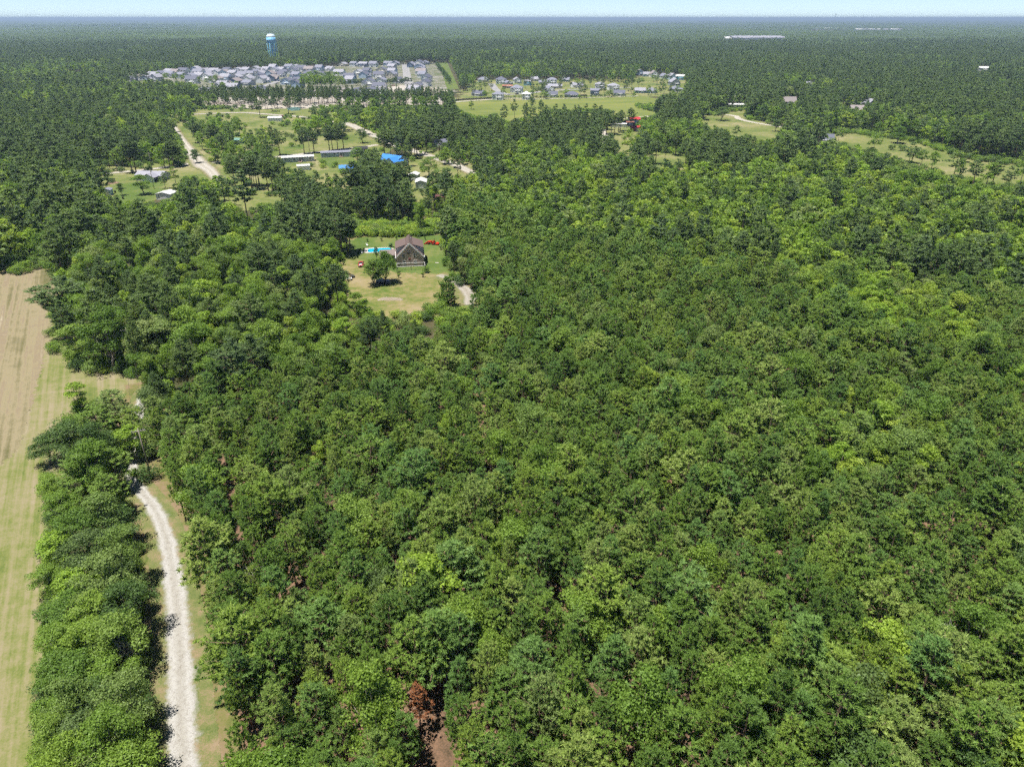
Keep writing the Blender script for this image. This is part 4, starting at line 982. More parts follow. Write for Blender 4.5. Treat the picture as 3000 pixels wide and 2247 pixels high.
# ------------------------------------------------------------------ the brick house in the clearing
bm_, bnt, bb = new_mat('brown_brick')
btc = bnt.nodes.new('ShaderNodeTexCoord').outputs['Object']
bmp = bnt.nodes.new('ShaderNodeMapping'); bmp.inputs['Rotation'].default_value = (R(90), 0, 0); L(bnt, btc, bmp.inputs[0])
bt = bnt.nodes.new('ShaderNodeTexBrick'); L(bnt, bmp.outputs[0], bt.inputs['Vector'])
bt.inputs['Color1'].default_value = (0.40, 0.285, 0.235, 1); bt.inputs['Color2'].default_value = (0.45, 0.325, 0.27, 1); bt.inputs['Mortar'].default_value = (0.46, 0.36, 0.31, 1)
bt.inputs['Scale'].default_value = 1.0; bt.inputs['Brick Width'].default_value = 0.23; bt.inputs['Row Height'].default_value = 0.08; bt.inputs['Mortar Size'].default_value = 0.012
L(bnt, mixc(bnt, 0.6, bt.outputs[0], ramp(bnt, [(0.3, (0.38, 0.275, 0.23)), (0.7, (0.46, 0.335, 0.28))], noise(bnt, 0.8, 4, 0.6, btc)).outputs[0]), bb.inputs['Base Color']); bb.inputs['Roughness'].default_value = 0.9
R_HOUSE = flat('brown_roof_shingles', (0.125, 0.088, 0.078), scale=2.5, var=0.18); R_WING = flat('weathered_wing_roof', (0.17, 0.135, 0.125), scale=2.0)
hx, hy = T(1203, 780, 0); HA = math.atan2(-hx, hy)
dirx, diry = -math.sin(HA), math.cos(HA)
bh = empty('brick_house', (hx + dirx * 5.8, hy + diry * 5.8, 0), HA); tag(bh, 'brown brick house with steep brown gable roof facing the camera', 'house')
KEEP_OUT.append((hx + dirx * 5.8, hy + diry * 5.8, 12))
HW, HL, HE, HR = 9.6, 11.6, 3.3, 4.8
gable_body(HW, HL, HE, HR).build('wall', bm_, bh)
rf = gable_roof(MB(), HW, HL, HE, HR, over=0.18, th=0.16).build('roof', R_HOUSE, bh)
s = HR / (HW / 2)
for sx in (-1, 1):                                                     # shed dormer on each side
    prof = [(sx * 1.5, HE + HR - 1.5 * s - 0.05), (sx * 4.65, HE + HR - 4.4 * s - 0.1), (sx * 4.65, HE + 2.55), (sx * 1.5, HE + HR - 1.1)]
    MB().prism(prof, -HL / 2 + 2.4, HL / 2 - 0.6, 'y').build('dormer_wall', flat('pale_siding', (0.40, 0.43, 0.46)), bh)
    pr = [(sx * 1.2, HE + HR - 1.0), (sx * 5.0, HE + 2.5), (sx * 5.0, HE + 2.66), (sx * 1.2, HE + HR - 0.82)]
    MB().prism(pr, -HL / 2 + 2.1, HL / 2 - 0.3, 'y').build('dormer_roof', R_HOUSE, bh)
    rk = MB(); o_ = 0.2; a0 = HW / 2 + o_
    rk.prism([(sx * a0, HE - s * o_ - 0.22), (sx * a0, HE - s * o_ + 0.24), (0, HE + HR + 0.24), (0, HE + HR - 0.22)], -HL / 2 - 0.24, -HL / 2 - 0.13, 'y')
    rk.build('rake_trim', TRIM, bh)
    MB().tube([(sx * (HW / 2 + 0.27), -HL / 2 - 0.1, HE - 0.2), (sx * (HW / 2 + 0.27), HL / 2, HE - 0.2)], 0.09, 6).build('gutter', TRIM, bh)
for x in (-2.1, 1.7): put('window', window_mesh(0.8, 1.25), bh, (x, -HL / 2, 0.75))
arch = MB().prism([(-0.42, 0), (0.42, 0), (0.42, 0.85), (0.3, 1.12), (0, 1.25), (-0.3, 1.12), (-0.42, 0.85)], -0.04, 0.05, 'y')
arch.prism([(-0.52, -0.1), (-0.42, 0), (-0.42, 0.85), (-0.3, 1.12), (0, 1.25), (0.3, 1.12), (0.42, 0.85), (0.42, 0), (0.52, -0.1), (0.52, 0.9), (0.36, 1.22), (0, 1.38), (-0.36, 1.22), (-0.52, 0.9)], -0.08, 0.04, 'y', 1)
arch.box(-0.42, 0.42, -0.07, 0.03, 0.5, 0.56, 1); am = arch.mesh('window', [GLASS, TRIM])
for x in (-2.2, 1.6): put('window', am, bh, (x, -HL / 2, 3.25))
MB().box(-0.5, 0.5, -0.05, 0.02, 0, 0.1, 0).box(-0.5, 0.5, -0.05, 0.02, 0.18, 0.28, 0).box(-0.5, 0.5, -0.05, 0.02, 0.36, 0.46, 0).build('gable_vent', flat('dark_vent', (0.06, 0.05, 0.045)), bh).location = (-0.3, -HL / 2, 4.4)
mm = MB().lathe([(0.42, -0.04), (0.42, 0.06), (0.3, 0.1), (0.1, 0.12)], 12).build('medallion', flat('red_medallion', (0.18, 0.05, 0.04)), bh); mm.rotation_euler = (R(90), 0, 0); mm.location = (-0.2, -HL / 2, 2.6)
MB().lathe([(0.09, 0), (0.09, 0.9), (0.14, 0.9), (0.14, 1.0)], 8).build('vent_pipe', W_GREY, bh).location = (0.7, 1.5, HE + HR - 1.0)
MB().box(-HW / 2 - 0.03, HW / 2 + 0.03, -HL / 2 - 0.03, HL / 2 + 0.03, 0, 0.35).build('foundation', flat('block_foundation', (0.22, 0.19, 0.16)), bh)
# low wing on the left
wgw = MB().prism([(-10.4, 0), (-4.75, 0), (-4.75, 2.5), (-10.4, 2.5)], 0.2, 6.4, 'y').build('wing_wall', bm_, bh)
wr = MB().add([(-10.8, -0.4, 2.45), (-4.95, -0.4, 2.45), (-4.95, 3.3, 3.35), (-10.8, 3.3, 3.35), (-10.8, 7.0, 2.45), (-4.95, 7.0, 2.45), (-10.8, -0.4, 2.6), (-4.95, -0.4, 2.6), (-4.95, 3.3, 3.5), (-10.8, 3.3, 3.5), (-10.8, 7.0, 2.6), (-4.95, 7.0, 2.6)],
         [(6, 7, 8, 9), (9, 8, 11, 10), (3, 2, 1, 0), (4, 5, 2, 3), (0, 1, 7, 6), (10, 11, 5, 4), (0, 6, 9, 3), (3, 9, 10, 4), (1, 2, 8, 7), (2, 5, 11, 8)]).build('wing_roof', R_WING, bh)
put('door', door_mesh(), bh, (-6.0, 0.2, 0.1))

def local(o, x, y, z=0.0):
    c, s_ = math.cos(o.rotation_euler.z), math.sin(o.rotation_euler.z)
    return (o.location.x + c * x - s_ * y, o.location.y + s_ * x + c * y, z)
# fenced strip in front of the house
PIPE = flat('grey_fence_pipe', (0.55, 0.54, 0.52)); WOODP = flat('weathered_post', (0.22, 0.18, 0.14)); WIRE = flat('fence_wire', (0.16, 0.16, 0.15))
fe = empty('wire_fence', local(bh, 0, -HL / 2)); fe.rotation_euler.z = HA; tag(fe, 'grey pipe and wire fence enclosing the strip before the brick house', 'fence')
x0, x1, y0, y1 = -4.75, 4.95, -4.6, -0.75
pmesh = MB().lathe([(0.09, 0), (0.09, 1.45), (0.05, 1.52)], 7).mesh('post', WOODP)
for x in (x0, 0.1, x1):
    for y in (y0, y1): put('post', pmesh, fe, (x, y, 0))
for a, b in (((x0, y0), (x1, y0)), ((x0, y1), (x1, y1)), ((x0, y0), (x0, y1)), ((x1, y0), (x1, y1))):
    MB().tube([(*a, 1.4), (*b, 1.4)], 0.085, 6).build('rail', PIPE, fe)
    w_ = MB(); n = int(math.dist(a, b) / 0.3)
    for i in range(n + 1):
        px_, py_ = a[0] + (b[0] - a[0]) * i / n, a[1] + (b[1] - a[1]) * i / n; w_.tube([(px_, py_, 0.03), (px_, py_, 1.38)], 0.008, 3)
    for z in (0.1, 0.45, 0.8, 1.1): w_.tube([(*a, z), (*b, z)], 0.01, 3)
    w_.build('wire_panel', WIRE, fe)

# pool
def disc_sheet(pts, z0, z1, name, mat, parent):
    m = MB().prism(pts, z0, z1, 'z'); return m.build(name, mat, parent)
pl = empty('swimming_pool', (*T(1110, 734), 0), HA); tag(pl, 'turquoise swimming pool with pale concrete deck left of the brick house', 'pool')
def rr(w, l, r, n=6):
    out = []
    for cx, cy, a0 in ((w / 2 - r, l / 2 - r, 0), (-w / 2 + r, l / 2 - r, 90), (-w / 2 + r, -l / 2 + r, 180), (w / 2 - r, -l / 2 + r, 270)):
        for k in range(n + 1): a = R(a0 + 90 * k / n); out.append((cx + r * math.cos(a), cy + r * math.sin(a)))
    return out
outer = rr(11.0, 6.6, 1.4); inner = rr(8.8, 4.6, 0.7)
dk = MB(); n = len(outer); dk.add([(x, y, 0.16) for x, y in outer] + [(x + 0.35, y, 0.16) for x, y in inner] + [(x, y, 0.0) for x, y in outer] + [(x + 0.35, y, -0.0) for x, y in inner],
       [(i, (i + 1) % n, n + (i + 1) % n, n + i) for i in range(n)] + [(2 * n + i, 2 * n + (i + 1) % n, (i + 1) % n, i) for i in range(n)] + [(n + i, n + (i + 1) % n, 3 * n + (i + 1) % n, 3 * n + i) for i in range(n)])
dk.build('deck', flat('pale_concrete', (0.40, 0.37, 0.33), var=0.1), pl)
MPW, pnt, pb = new_mat('pool_water'); pb.inputs['Base Color'].default_value = (0.0, 0.36, 0.52, 1); pb.inputs['Roughness'].default_value = 0.05
pbp = pnt.nodes.new('ShaderNodeBump'); pbp.inputs['Strength'].default_value = 0.15; L(pnt, noise(pnt, 2.5, 3, 0.5, position(pnt)), pbp.inputs['Height']); L(pnt, pbp.outputs[0], pb.inputs['Normal'])
disc_sheet([(x * 1.01 + 0.35, y * 1.01) for x, y in inner], 0.05, 0.10, 'water', MPW, pl)
KEEP_OUT.append((pl.location.x, pl.location.y, 9))

# vehicles -----------------------------------------------------------
TYRE = flat('tyre_rubber', (0.018, 0.018, 0.018)); RIM = flat('wheel_rim', (0.30, 0.30, 0.31), metal=0.6, rough=0.4); LAMP = flat('head_lamp', (0.6, 0.6, 0.58), rough=0.2); TAIL = flat('tail_lamp', (0.35, 0.02, 0.02), rough=0.3); CARGLASS = flat('car_glass', (0.015, 0.018, 0.02), rough=0.06, var=0.0, spec=0.8); BUMP = flat('black_plastic', (0.025, 0.025, 0.025))
def car(name, loc, rz, paint, label, Lc=4.5, Wc=1.8, Hc=1.5, suv=False, truck=False, group=None):
    c = empty(name, loc, rz); tag(c, label, 'truck' if truck else 'car', group)
    hl = Lc / 2; bz = 0.32; sh = Hc * 0.62
    body = [(-hl, bz + 0.12), (-hl + 0.08, bz), (hl - 0.08, bz), (hl, bz + 0.15), (hl - 0.02, sh * 0.86), (hl - 0.25, sh * 0.95), (hl * 0.32, sh), (-hl + 0.2, sh), (-hl, sh * 0.92)]
    MB().prism(body, -Wc / 2, Wc / 2, 'x').build('body', paint, c, bevel=0.06)
    back = -hl + (0.15 if suv else 0.75) if not truck else -0.35
    gl = [(back - 0.1, sh), (hl * 0.34, sh), (hl * 0.02, Hc - 0.04), (back + (0.25 if suv else 0.5), Hc - 0.04)]
    def cab(k, top): return [(-Wc / 2 * 0.97, back - 0.1, sh), (Wc / 2 * 0.97, back - 0.1, sh), (Wc / 2 * 0.97, hl * 0.34, sh), (-Wc / 2 * 0.97, hl * 0.34, sh), (-Wc / 2 * 0.80, gl[3][0], top), (Wc / 2 * 0.80, gl[3][0], top), (Wc / 2 * 0.80, gl[2][0], top), (-Wc / 2 * 0.80, gl[2][0], top)]
    FB = [(4, 5, 6, 7), (0, 1, 5, 4), (1, 2, 6, 5), (2, 3, 7, 6), (3, 0, 4, 7)]
    MB().add(cab(1, Hc - 0.06), FB).build('windows', CARGLASS, c)
    MB().box(-Wc * 0.41, Wc * 0.41, gl[3][0] - 0.02, gl[2][0] + 0.02, Hc - 0.08, Hc).build('roof', paint, c, bevel=0.03)
    for sx in (-1, 1):
        MB().tube([(sx * Wc * 0.47, hl * 0.33, sh), (sx * Wc * 0.405, gl[2][0], Hc - 0.05)], 0.045, 5).build('pillar', paint, c)
        MB().tube([(sx * Wc * 0.47, back - 0.08, sh), (sx * Wc * 0.405, gl[3][0], Hc - 0.05)], 0.06, 5).build('pillar', paint, c)
        MB().box(sx * Wc * 0.36 - 0.17, sx * Wc * 0.36 + 0.17, hl - 0.12, hl + 0.015, sh * 0.68, sh * 0.86).build('headlight', LAMP, c)
        MB().box(sx * Wc * 0.39 - 0.13, sx * Wc * 0.39 + 0.13, -hl - 0.012, -hl + 0.1, sh * 0.66, sh * 0.88).build('tail_light', TAIL, c)
        MB().box(sx * Wc * 0.54 - 0.09, sx * Wc * 0.54 + 0.09, hl * 0.28, hl * 0.28 + 0.14, sh, sh + 0.14).build('mirror', BUMP, c)
        for yy in (-hl * 0.58, hl * 0.62):
            wh = MB().wheel(0, 0, 0, 0.34, 0.24).build('wheel', TYRE, c); wh.location = (sx * (Wc / 2 - 0.11), yy, 0.34)
            MB().wheel(0, 0, 0, 0.2, 0.25, 10).build('rim', RIM, wh)
    MB().box(-Wc * 0.48, Wc * 0.48, hl - 0.06, hl + 0.05, bz + 0.02, bz + 0.2).box(-Wc * 0.48, Wc * 0.48, -hl - 0.05, -hl + 0.06, bz + 0.02, bz + 0.2).build('bumper', BUMP, c)
    if truck: MB().box(-Wc * 0.40, Wc * 0.40, -hl + 0.15, back - 0.25, sh - 0.05, sh + 0.012).build('cargo_bed', BUMP, c)
    return c
cx, cy = T(900 + 636 / 4.022, 650 + 520 / 4.022)
rc = car('car', (cx, cy, 0.03), R(186), flat('red_car_paint', (0.40, 0.015, 0.02), rough=0.25, var=0.03, spec=0.6), 'small red car parked alone on the lawn left of the house', 3.9, 1.75, 1.45)
MB().box(-0.55, 0.55, -0.35, 0.35, 0, 0.02).build('hood_panel', TRIM, rc).location = (0, 1.3, 0.925)
cx, cy = T(900 + 893 / 4.022, 650 + 728 / 4.022)
car('car', (cx, cy, 0.03), R(-84), flat('navy_car_paint', (0.008, 0.012, 0.05), rough=0.2, var=0.03, spec=0.6), 'dark navy car parked in the shade under the twin leafy trees', 4.6, 1.85, 1.6, True)
for (px, py, rz, pc, lab) in ((1060, 470, 70, (0.3, 0.3, 0.32), 'silver car parked by the track beside leafy trees'), (906, 468, 60, (0.03, 0.03, 0.035), 'dark car parked beside the long grey mobile home'), (1285, 432, 20, (0.4, 0.4, 0.4), 'white car by the cottage under pines'), (826, 344, 80, (0.35, 0.03, 0.03), 'red car near the white building left of the pond'), (812, 247, 100, (0.02, 0.02, 0.025), 'dark car on the street of the left estate'), (1846, 372, 70, (0.02, 0.02, 0.02), 'dark car beside the red-roofed shed'), (1152, 253, 70, (0.35, 0.05, 0.04), 'red truck on bare sand of the left estate'), (2150, 322, 60, (0.03, 0.08, 0.2), 'blue car beside the long low shed'), (1488, 281, 80, (0.5, 0.5, 0.5), 'white car on the curved street behind the meadow'), (1514, 278, 85, (0.02, 0.02, 0.025), 'dark car before the two-storey white house')):
    cx, cy = T(px, py); car('car' if 'truck' not in lab else 'truck', (cx, cy, 0.14), R(rz), flat('paint_' + lab.split()[0] + str(px), pc, rough=0.3), lab, truck='truck' in lab)

# red compact tractor with a mower behind it
RED = flat('tractor_red', (0.50, 0.035, 0.015), rough=0.4, var=0.08)
cx, cy = T(900 + 1470 / 4.022, 650 + 268 / 4.022)
tr = empty('tractor', (cx, cy, 0.03), R(78)); tag(tr, 'orange-red tractor with implements parked on the grass behind the house', 'tractor')
MB().prism([(0.1, 0.55), (1.75, 0.6), (1.8, 1.15), (1.6, 1.3), (0.1, 1.35)], -0.36, 0.36, 'x').build('hood', RED, tr, bevel=0.05)
MB().box(-0.55, 0.55, -1.1, 0.2, 0.55, 0.85).build('platform', RED, tr, bevel=0.04)
MB().box(-0.28, 0.28, -0.8, -0.3, 0.95, 1.1).box(-0.28, 0.28, -0.92, -0.78, 1.05, 1.5).build('seat', BUMP, tr, bevel=0.03)
MB().tube([(-0.5, -1.0, 0.85), (-0.5, -1.0, 2.3), (0.5, -1.0, 2.3), (0.5, -1.0, 0.85)], 0.05, 6).build('roll_bar', BUMP, tr)
MB().tube([(0, 0.1, 1.3), (0, -0.2, 1.55)], 0.03, 5).lathe([(0.17, 1.53), (0.2, 1.55), (0.17, 1.57)], 10, (0, -0.2, 0)).build('steering_wheel', BUMP, tr)
for sx in (-1, 1):
    MB().prism([(-1.25, 0.9), (-0.1, 0.9), (-0.2, 1.25), (-0.5, 1.42), (-0.95, 1.35)], sx * 0.75 - 0.2, sx * 0.75 + 0.2, 'x').build('fender', RED, tr, bevel=0.04)
    for yy, r_, w_ in ((-0.7, 0.62, 0.36), (1.35, 0.40, 0.24)):
        wh = MB().wheel(0, 0, 0, r_, w_, 18).build('wheel', TYRE, tr); wh.location = (sx * 0.75, yy, r_)
        MB().wheel(0, 0, 0, r_ * 0.58, w_ * 1.04, 12).build('rim', RED, wh)
    MB().tube([(sx * 0.5, 0.2, 1.35), (sx * 0.5, 1.6, 1.1), (sx * 0.5, 2.3, 0.45)], 0.08, 5).build('loader_arm', RED, tr)
MB().prism([(2.2, 0.12), (2.9, 0.10), (2.95, 0.3), (2.35, 0.75), (2.2, 0.7)], -0.85, 0.85, 'x').build('loader_bucket', RED, tr)
MB().box(-0.95, 0.95, -2.9, -1.5, 0.25, 0.62).prism([(-2.9, 0.62), (-1.5, 0.62), (-1.7, 0.85), (-2.6, 0.8)], -0.8, 0.8, 'x').build('mower_deck', RED, tr, bevel=0.05)
MB().tube([(0, -1.1, 0.9), (0, -2.0, 0.95)], 0.06, 5).tube([(-0.4, -1.1, 0.5), (-0.4, -1.6, 0.45)], 0.05, 5).tube([(0.4, -1.1, 0.5), (0.4, -1.6, 0.45)], 0.05, 5).build('hitch', BUMP, tr)

# quad bikes left on the lawn, slab, pots
def quad(x, y, rz, label, col):
    qd = empty('quad_bike', (x, y, 0.03), rz); tag(qd, label, 'quad bike', 'machines left on the lawn')
    MB().prism([(-0.85, 0.55), (-0.3, 0.5), (0.2, 0.5), (0.9, 0.6), (0.85, 0.75), (0.35, 0.85), (0.1, 0.72), (-0.6, 0.78), (-0.9, 0.7)], -0.28, 0.28, 'x').build('body', col, qd, bevel=0.03)
    MB().box(-0.16, 0.16, -0.6, 0.05, 0.76, 0.88).build('seat', BUMP, qd, bevel=0.03)
    MB().tube([(-0.38, 0.3, 1.05), (0, 0.42, 1.0), (0.38, 0.3, 1.05)], 0.025, 5).tube([(0, 0.42, 1.0), (0, 0.55, 0.75)], 0.03, 5).build('handlebar', BUMP, qd)
    for sx in (-1, 1):
        for yy in (-0.6, 0.62):
            MB().wheel(sx * 0.45, yy, 0.27, 0.27, 0.22, 12).build('wheel', TYRE, qd)
            MB().box(sx * 0.45 - 0.15, sx * 0.45 + 0.15, yy - 0.3, yy + 0.3, 0.58, 0.64).build('mudguard', col, qd)
for (zx, zy, rz, lab, col) in ((465, 668, 60, 'grey quad bike nearest the wood edge on the lawn', W_GREY), (498, 688, 110, 'pale quad bike in the middle of the three on the lawn', W_WHITE), (537, 656, 30, 'small dark quad bike rightmost of the three on the lawn', flat('quad_black', (0.05, 0.05, 0.055)))):
    cx, cy = T(900 + zx / 4.022, 650 + zy / 4.022); quad(cx, cy, R(rz), lab, col)
def slab_at(name, px, py, w, l, h, mat, label, cat, rz=0.0):
    cx, cy = T(px, py); o = MB().box(-w / 2, w / 2, -l / 2, l / 2, 0, h).box(-w / 2 + 0.1, w / 2 - 0.1, -l / 2 + 0.1, l / 2 - 0.1, h, h + 0.03).build(name, mat, None, bevel=0.02); o.location = (cx, cy, 0.03); o.rotation_euler.z = rz
    return tag(o, label, cat)
slab_at('septic_lid', 1280, 771, 1.2, 0.7, 0.12, flat('pale_concrete', (0.4, 0.37, 0.33)), 'small white concrete lid in the grass right of the house', 'lid')
for i, (zx, zy, lab) in enumerate(((645, 378, 'white lawn chair at the left corner of the pool'), (710, 288, 'white lawn chair at the back corner of the pool'), (388, 322, 'white tank between the pines left of the pool'))):
    cx, cy = T(900 + zx / 4.022, 650 + zy / 4.022)
    if 'tank' in lab:
        o = empty('storage_tank', (cx, cy, 0.02), 0.3); tag(o, lab, 'tank')
        t_ = MB().lathe([(0.05, -0.9), (0.4, -0.85), (0.5, -0.7), (0.5, 0.7), (0.4, 0.85), (0.05, 0.9)], 14).build('shell', W_WHITE, o, True); t_.rotation_euler = (0, R(90), 0); t_.location = (0, 0, 0.75)
        MB().box(-0.6, -0.45, -0.3, 0.3, 0, 0.4).box(0.45, 0.6, -0.3, 0.3, 0, 0.4).build('cradle', W_GREY, o)
    else:
        o = empty('lawn_chair', (cx, cy, 0.02), R(40 * i)); tag(o, lab, 'chair')
        MB().box(-0.3, 0.3, -0.3, 0.3, 0.36, 0.42).build('seat', TRIM, o); MB().prism([(0.3, 0.4), (0.36, 0.4), (0.55, 1.0), (0.49, 1.0)], -0.3, 0.3, 'x').build('backrest', TRIM, o)
        for sx in (-0.27, 0.27):
            for sy in (-0.27, 0.27): MB().box(sx - 0.03, sx + 0.03, sy - 0.03, sy + 0.03, 0, 0.36).build('leg', TRIM, o)
for i, (px, py, lab) in enumerate(((338, 566, 'black wheeled bin on the lawn left of the round tree'), (361, 584, 'black wheeled bin below the round tree'))):
    cx, cy = T(px, py); o = empty('wheeled_bin', (cx, cy, 0.07)); tag(o, lab, 'bin')
    MB().add([(-0.25, -0.3, 0.05), (0.25, -0.3, 0.05), (0.25, 0.3, 0.05), (-0.25, 0.3, 0.05), (-0.33, -0.38, 1.0), (0.33, -0.38, 1.0), (0.33, 0.38, 1.0), (-0.33, 0.38, 1.0)], [(3, 2, 1, 0), (0, 1, 5, 4), (1, 2, 6, 5), (2, 3, 7, 6), (3, 0, 4, 7), (4, 5, 6, 7)]).build('body', BUMP, o)
    MB().prism([(-0.42, 1.0), (0.42, 1.0), (0.38, 1.1), (-0.3, 1.12)], -0.35, 0.35, 'x').build('lid', BUMP, o)
    MB().wheel(-0.28, 0.3, 0.1, 0.1, 0.06).wheel(0.28, 0.3, 0.1, 0.1, 0.06).build('wheels', TYRE, o)
# flower bed on the lawn
cx, cy = T(331, 537); o = MB().lathe([(3.0, 0), (3.0, 0.1), (2.6, 0.2), (0.1, 0.25)], 18).build('flower_bed', flat('bark_mulch', (0.20, 0.13, 0.09))); o.location = (cx, cy, 0.03); tag(o, 'round mulch bed with a clipped shrub on the lawn', 'flower bed')

# pond
sheet('pond', [(842, 317), (862, 315), (882, 316), (878, 324), (856, 326), (842, 323)], 0.2, flat('pond_water', (0.10, 0.19, 0.17), rough=0.35, var=0.05))

# utility poles and wires
POLE = flat('weathered_pole', (0.30, 0.26, 0.21)); CABLE = flat('black_cable', (0.03, 0.03, 0.03))
def pole(px, py, h, label, arm=True, rz=0.3):
    x, y = T(px, py); o = empty('utility_pole', (x, y, 0), rz); tag(o, label, 'utility pole')
    MB().lathe([(0.16, 0), (0.11, h), (0.02, h + 0.05)], 8).build('post', POLE, o, True)
    if arm:
        MB().box(-1.2, 1.2, -0.07, 0.07, h - 0.7, h - 0.55).build('crossarm', POLE, o)
        for sx in (-1.1, -0.4, 0.4, 1.1): MB().lathe([(0.05, 0), (0.07, 0.1), (0.03, 0.2)], 6, (sx, 0, h - 0.55)).build('insulator', W_GREY, o)
    else: MB().lathe([(0.2, 0), (0.2, 0.7)], 8, (0.33, 0, h - 1.6)).build('transformer', W_GREY, o)
    return o
pa = pole(444, 1400, 11.0, 'bare utility pole beside the gravel road bend')
pb_ = pole(401, 1086, 11.5, 'utility pole at the edge of the wood by the hay field', True)
pc_ = pole(452, 554, 10, 'utility pole in front of the broad grey mobile home', False)
pole(672, 590, 12, 'utility pole beside the dry clearing in the left middle', False)
pole(447, 500, 10, 'utility pole on the far side of the settlement track', True)
pole(1349, 505, 9, 'utility pole standing on the pale road by the pines', False)
pole(1388, 483, 10, 'utility pole under pines right of the pale road', False)
pole(510, 380, 10, 'utility pole at the upper end of the side track', False)
pole(908, 452, 11, 'utility pole among tall pines along the settlement track', True)
pole(1831, 370, 12, 'utility pole in the glade beside the tall pine', False)
wr_ = MB()
def span(a, b, h0, h1, dx):
    P0 = Vector((a.location.x + dx, a.location.y, h0)); P1 = Vector((b.location.x + dx, b.location.y, h1))
    pts = [P0.lerp(P1, i / 12) - Vector((0, 0, 1.2 * 4 * (i / 12) * (1 - i / 12))) for i in range(13)]
    wr_.tube(pts, 0.018, 4)
for dx in (-1.0, 1.0): span(pa, pb_, 10.6, 11.0, dx)
tag(wr_.build('power_line', CABLE), 'pair of thin wires strung between the roadside poles', 'power line')

# fence along the meadow edge
mf = empty('board_fence', (*T(1700, 287), 0.05)); tag(mf, 'grey board fence along the far edge of the green meadow', 'fence')
a_, b_ = Vector((*T(1320, 297), 0)), Vector((*T(1445, 291), 0)); c_ = [(T(1320, 297), T(1445, 290)), (T(1660, 284), T(1720, 282.5))]
for p0, p1 in c_:
    p0, p1 = Vector((*p0, 0)), Vector((*p1, 0)); n = int((p1 - p0).length / 2.4); ang = math.atan2(p1.y - p0.y, p1.x - p0.x)
    bmh = cached('fence_panel', lambda: MB().box(0, 2.36, -0.03, 0.03, 0.05, 1.7).box(-0.06, 0.06, -0.06, 0.06, 0, 1.85).mesh('panel', flat('fence_board', (0.20, 0.17, 0.15))))
    for i in range(n):
        p = p0.lerp(p1, i / n); put('panel', bmh, mf, (p.x - mf.location.x, p.y - mf.location.y, 0), ang)

# ------------------------------------------------------------------ single trees that the photograph shows one by one
N_PINE = N_BROAD = 0
KH_ = {k: KIND[k]['H'] for k in KIND}
tr_ = random.Random(11)
def tree(k, px, py, h, w, label, crown=False, group=None):
    """px, py: foot of the trunk, or the middle of the crown"""
    global N_PINE, N_BROAD
    x, y = T(px, py, h * 0.62 if crown else 0.0)
    kd = KIND[k]; t, c = tr_.choice(kd['near'])
    pine = 'pine' in k
    e = empty('pine_tree' if pine else 'broadleaf_tree', (x, y, 0), tr_.uniform(0, 6.28)); e.scale = (w / kd['R'], w / kd['R'], h / kd['H'])
    put('trunk', t, e); put('crown', c, e); tag(e, label, 'pine' if pine else 'tree', group)
    if pine: N_PINE += 1
    else: N_BROAD += 1
    return e
tree('yard', 1096, 836, 9.2, 3.1, 'left one of the twin leafy trees shading the navy car')
tree('yard', 1131, 830, 11.4, 3.7, 'right and taller one of the twin leafy trees shading the navy car')
tree('dark', 1104, 764, 5.2, 1.0, 'narrow dark conical tree beside the low wing of the brick house')
tree('bushy_pine', 1310, 897, 9.2, 3.7, 'bushy young pine standing alone beside the white driveway')
tree('bright', 975, 802, 11.5, 4.2, 'yellow-green tree at the left edge of the house lawn')
for i, (px, py) in enumerate(((1003, 752), (1019, 744), (1027, 740))): tree('old_pine', px, py, 16 - i, 4.0, f'{nth(i + 1)} from left of three pines shading the lawn left of the pool')
tree('broad', 1050, 926, 7.5, 2.6, 'small bright tree at the lower edge of the house clearing')
tree('bright', 1073, 930, 6.5, 2.0, 'slender bright tree right of the small tree below the clearing')
tree('broad', 340, 1087, 17.5, 6.4, 'big spreading broadleaf with visible trunk at the hay field corner')
tree('broad', 255, 1064, 11, 5.6, 'low rounded tree left of the big broadleaf by the hay field')
tree('old_pine', 215, 985, 17, 7.0, 'large dark pine at the edge of the hay field')
tree('broad', 470, 1095, 15, 6.5, 'pale-leaved broad tree right of the wire poles')
tree('bright', 240, 1210, 8, 3.2, 'yellow-green tree at the near corner of the grass strip')
tree('young_pine', 360, 1268, 10, 4.6, 'dark pine left of the bare utility pole')
tree('dark', 215, 1340, 8.0, 5.2, 'dark olive cedar-like tree at the field end of the belt')
tree('dark', 150, 1360, 6.5, 3.6, 'low dark tree beside the cedar-like tree at the field')
tree('bright', 395, 1345, 8, 3.4, 'bright tree leaning over the road bend beside the utility pole')
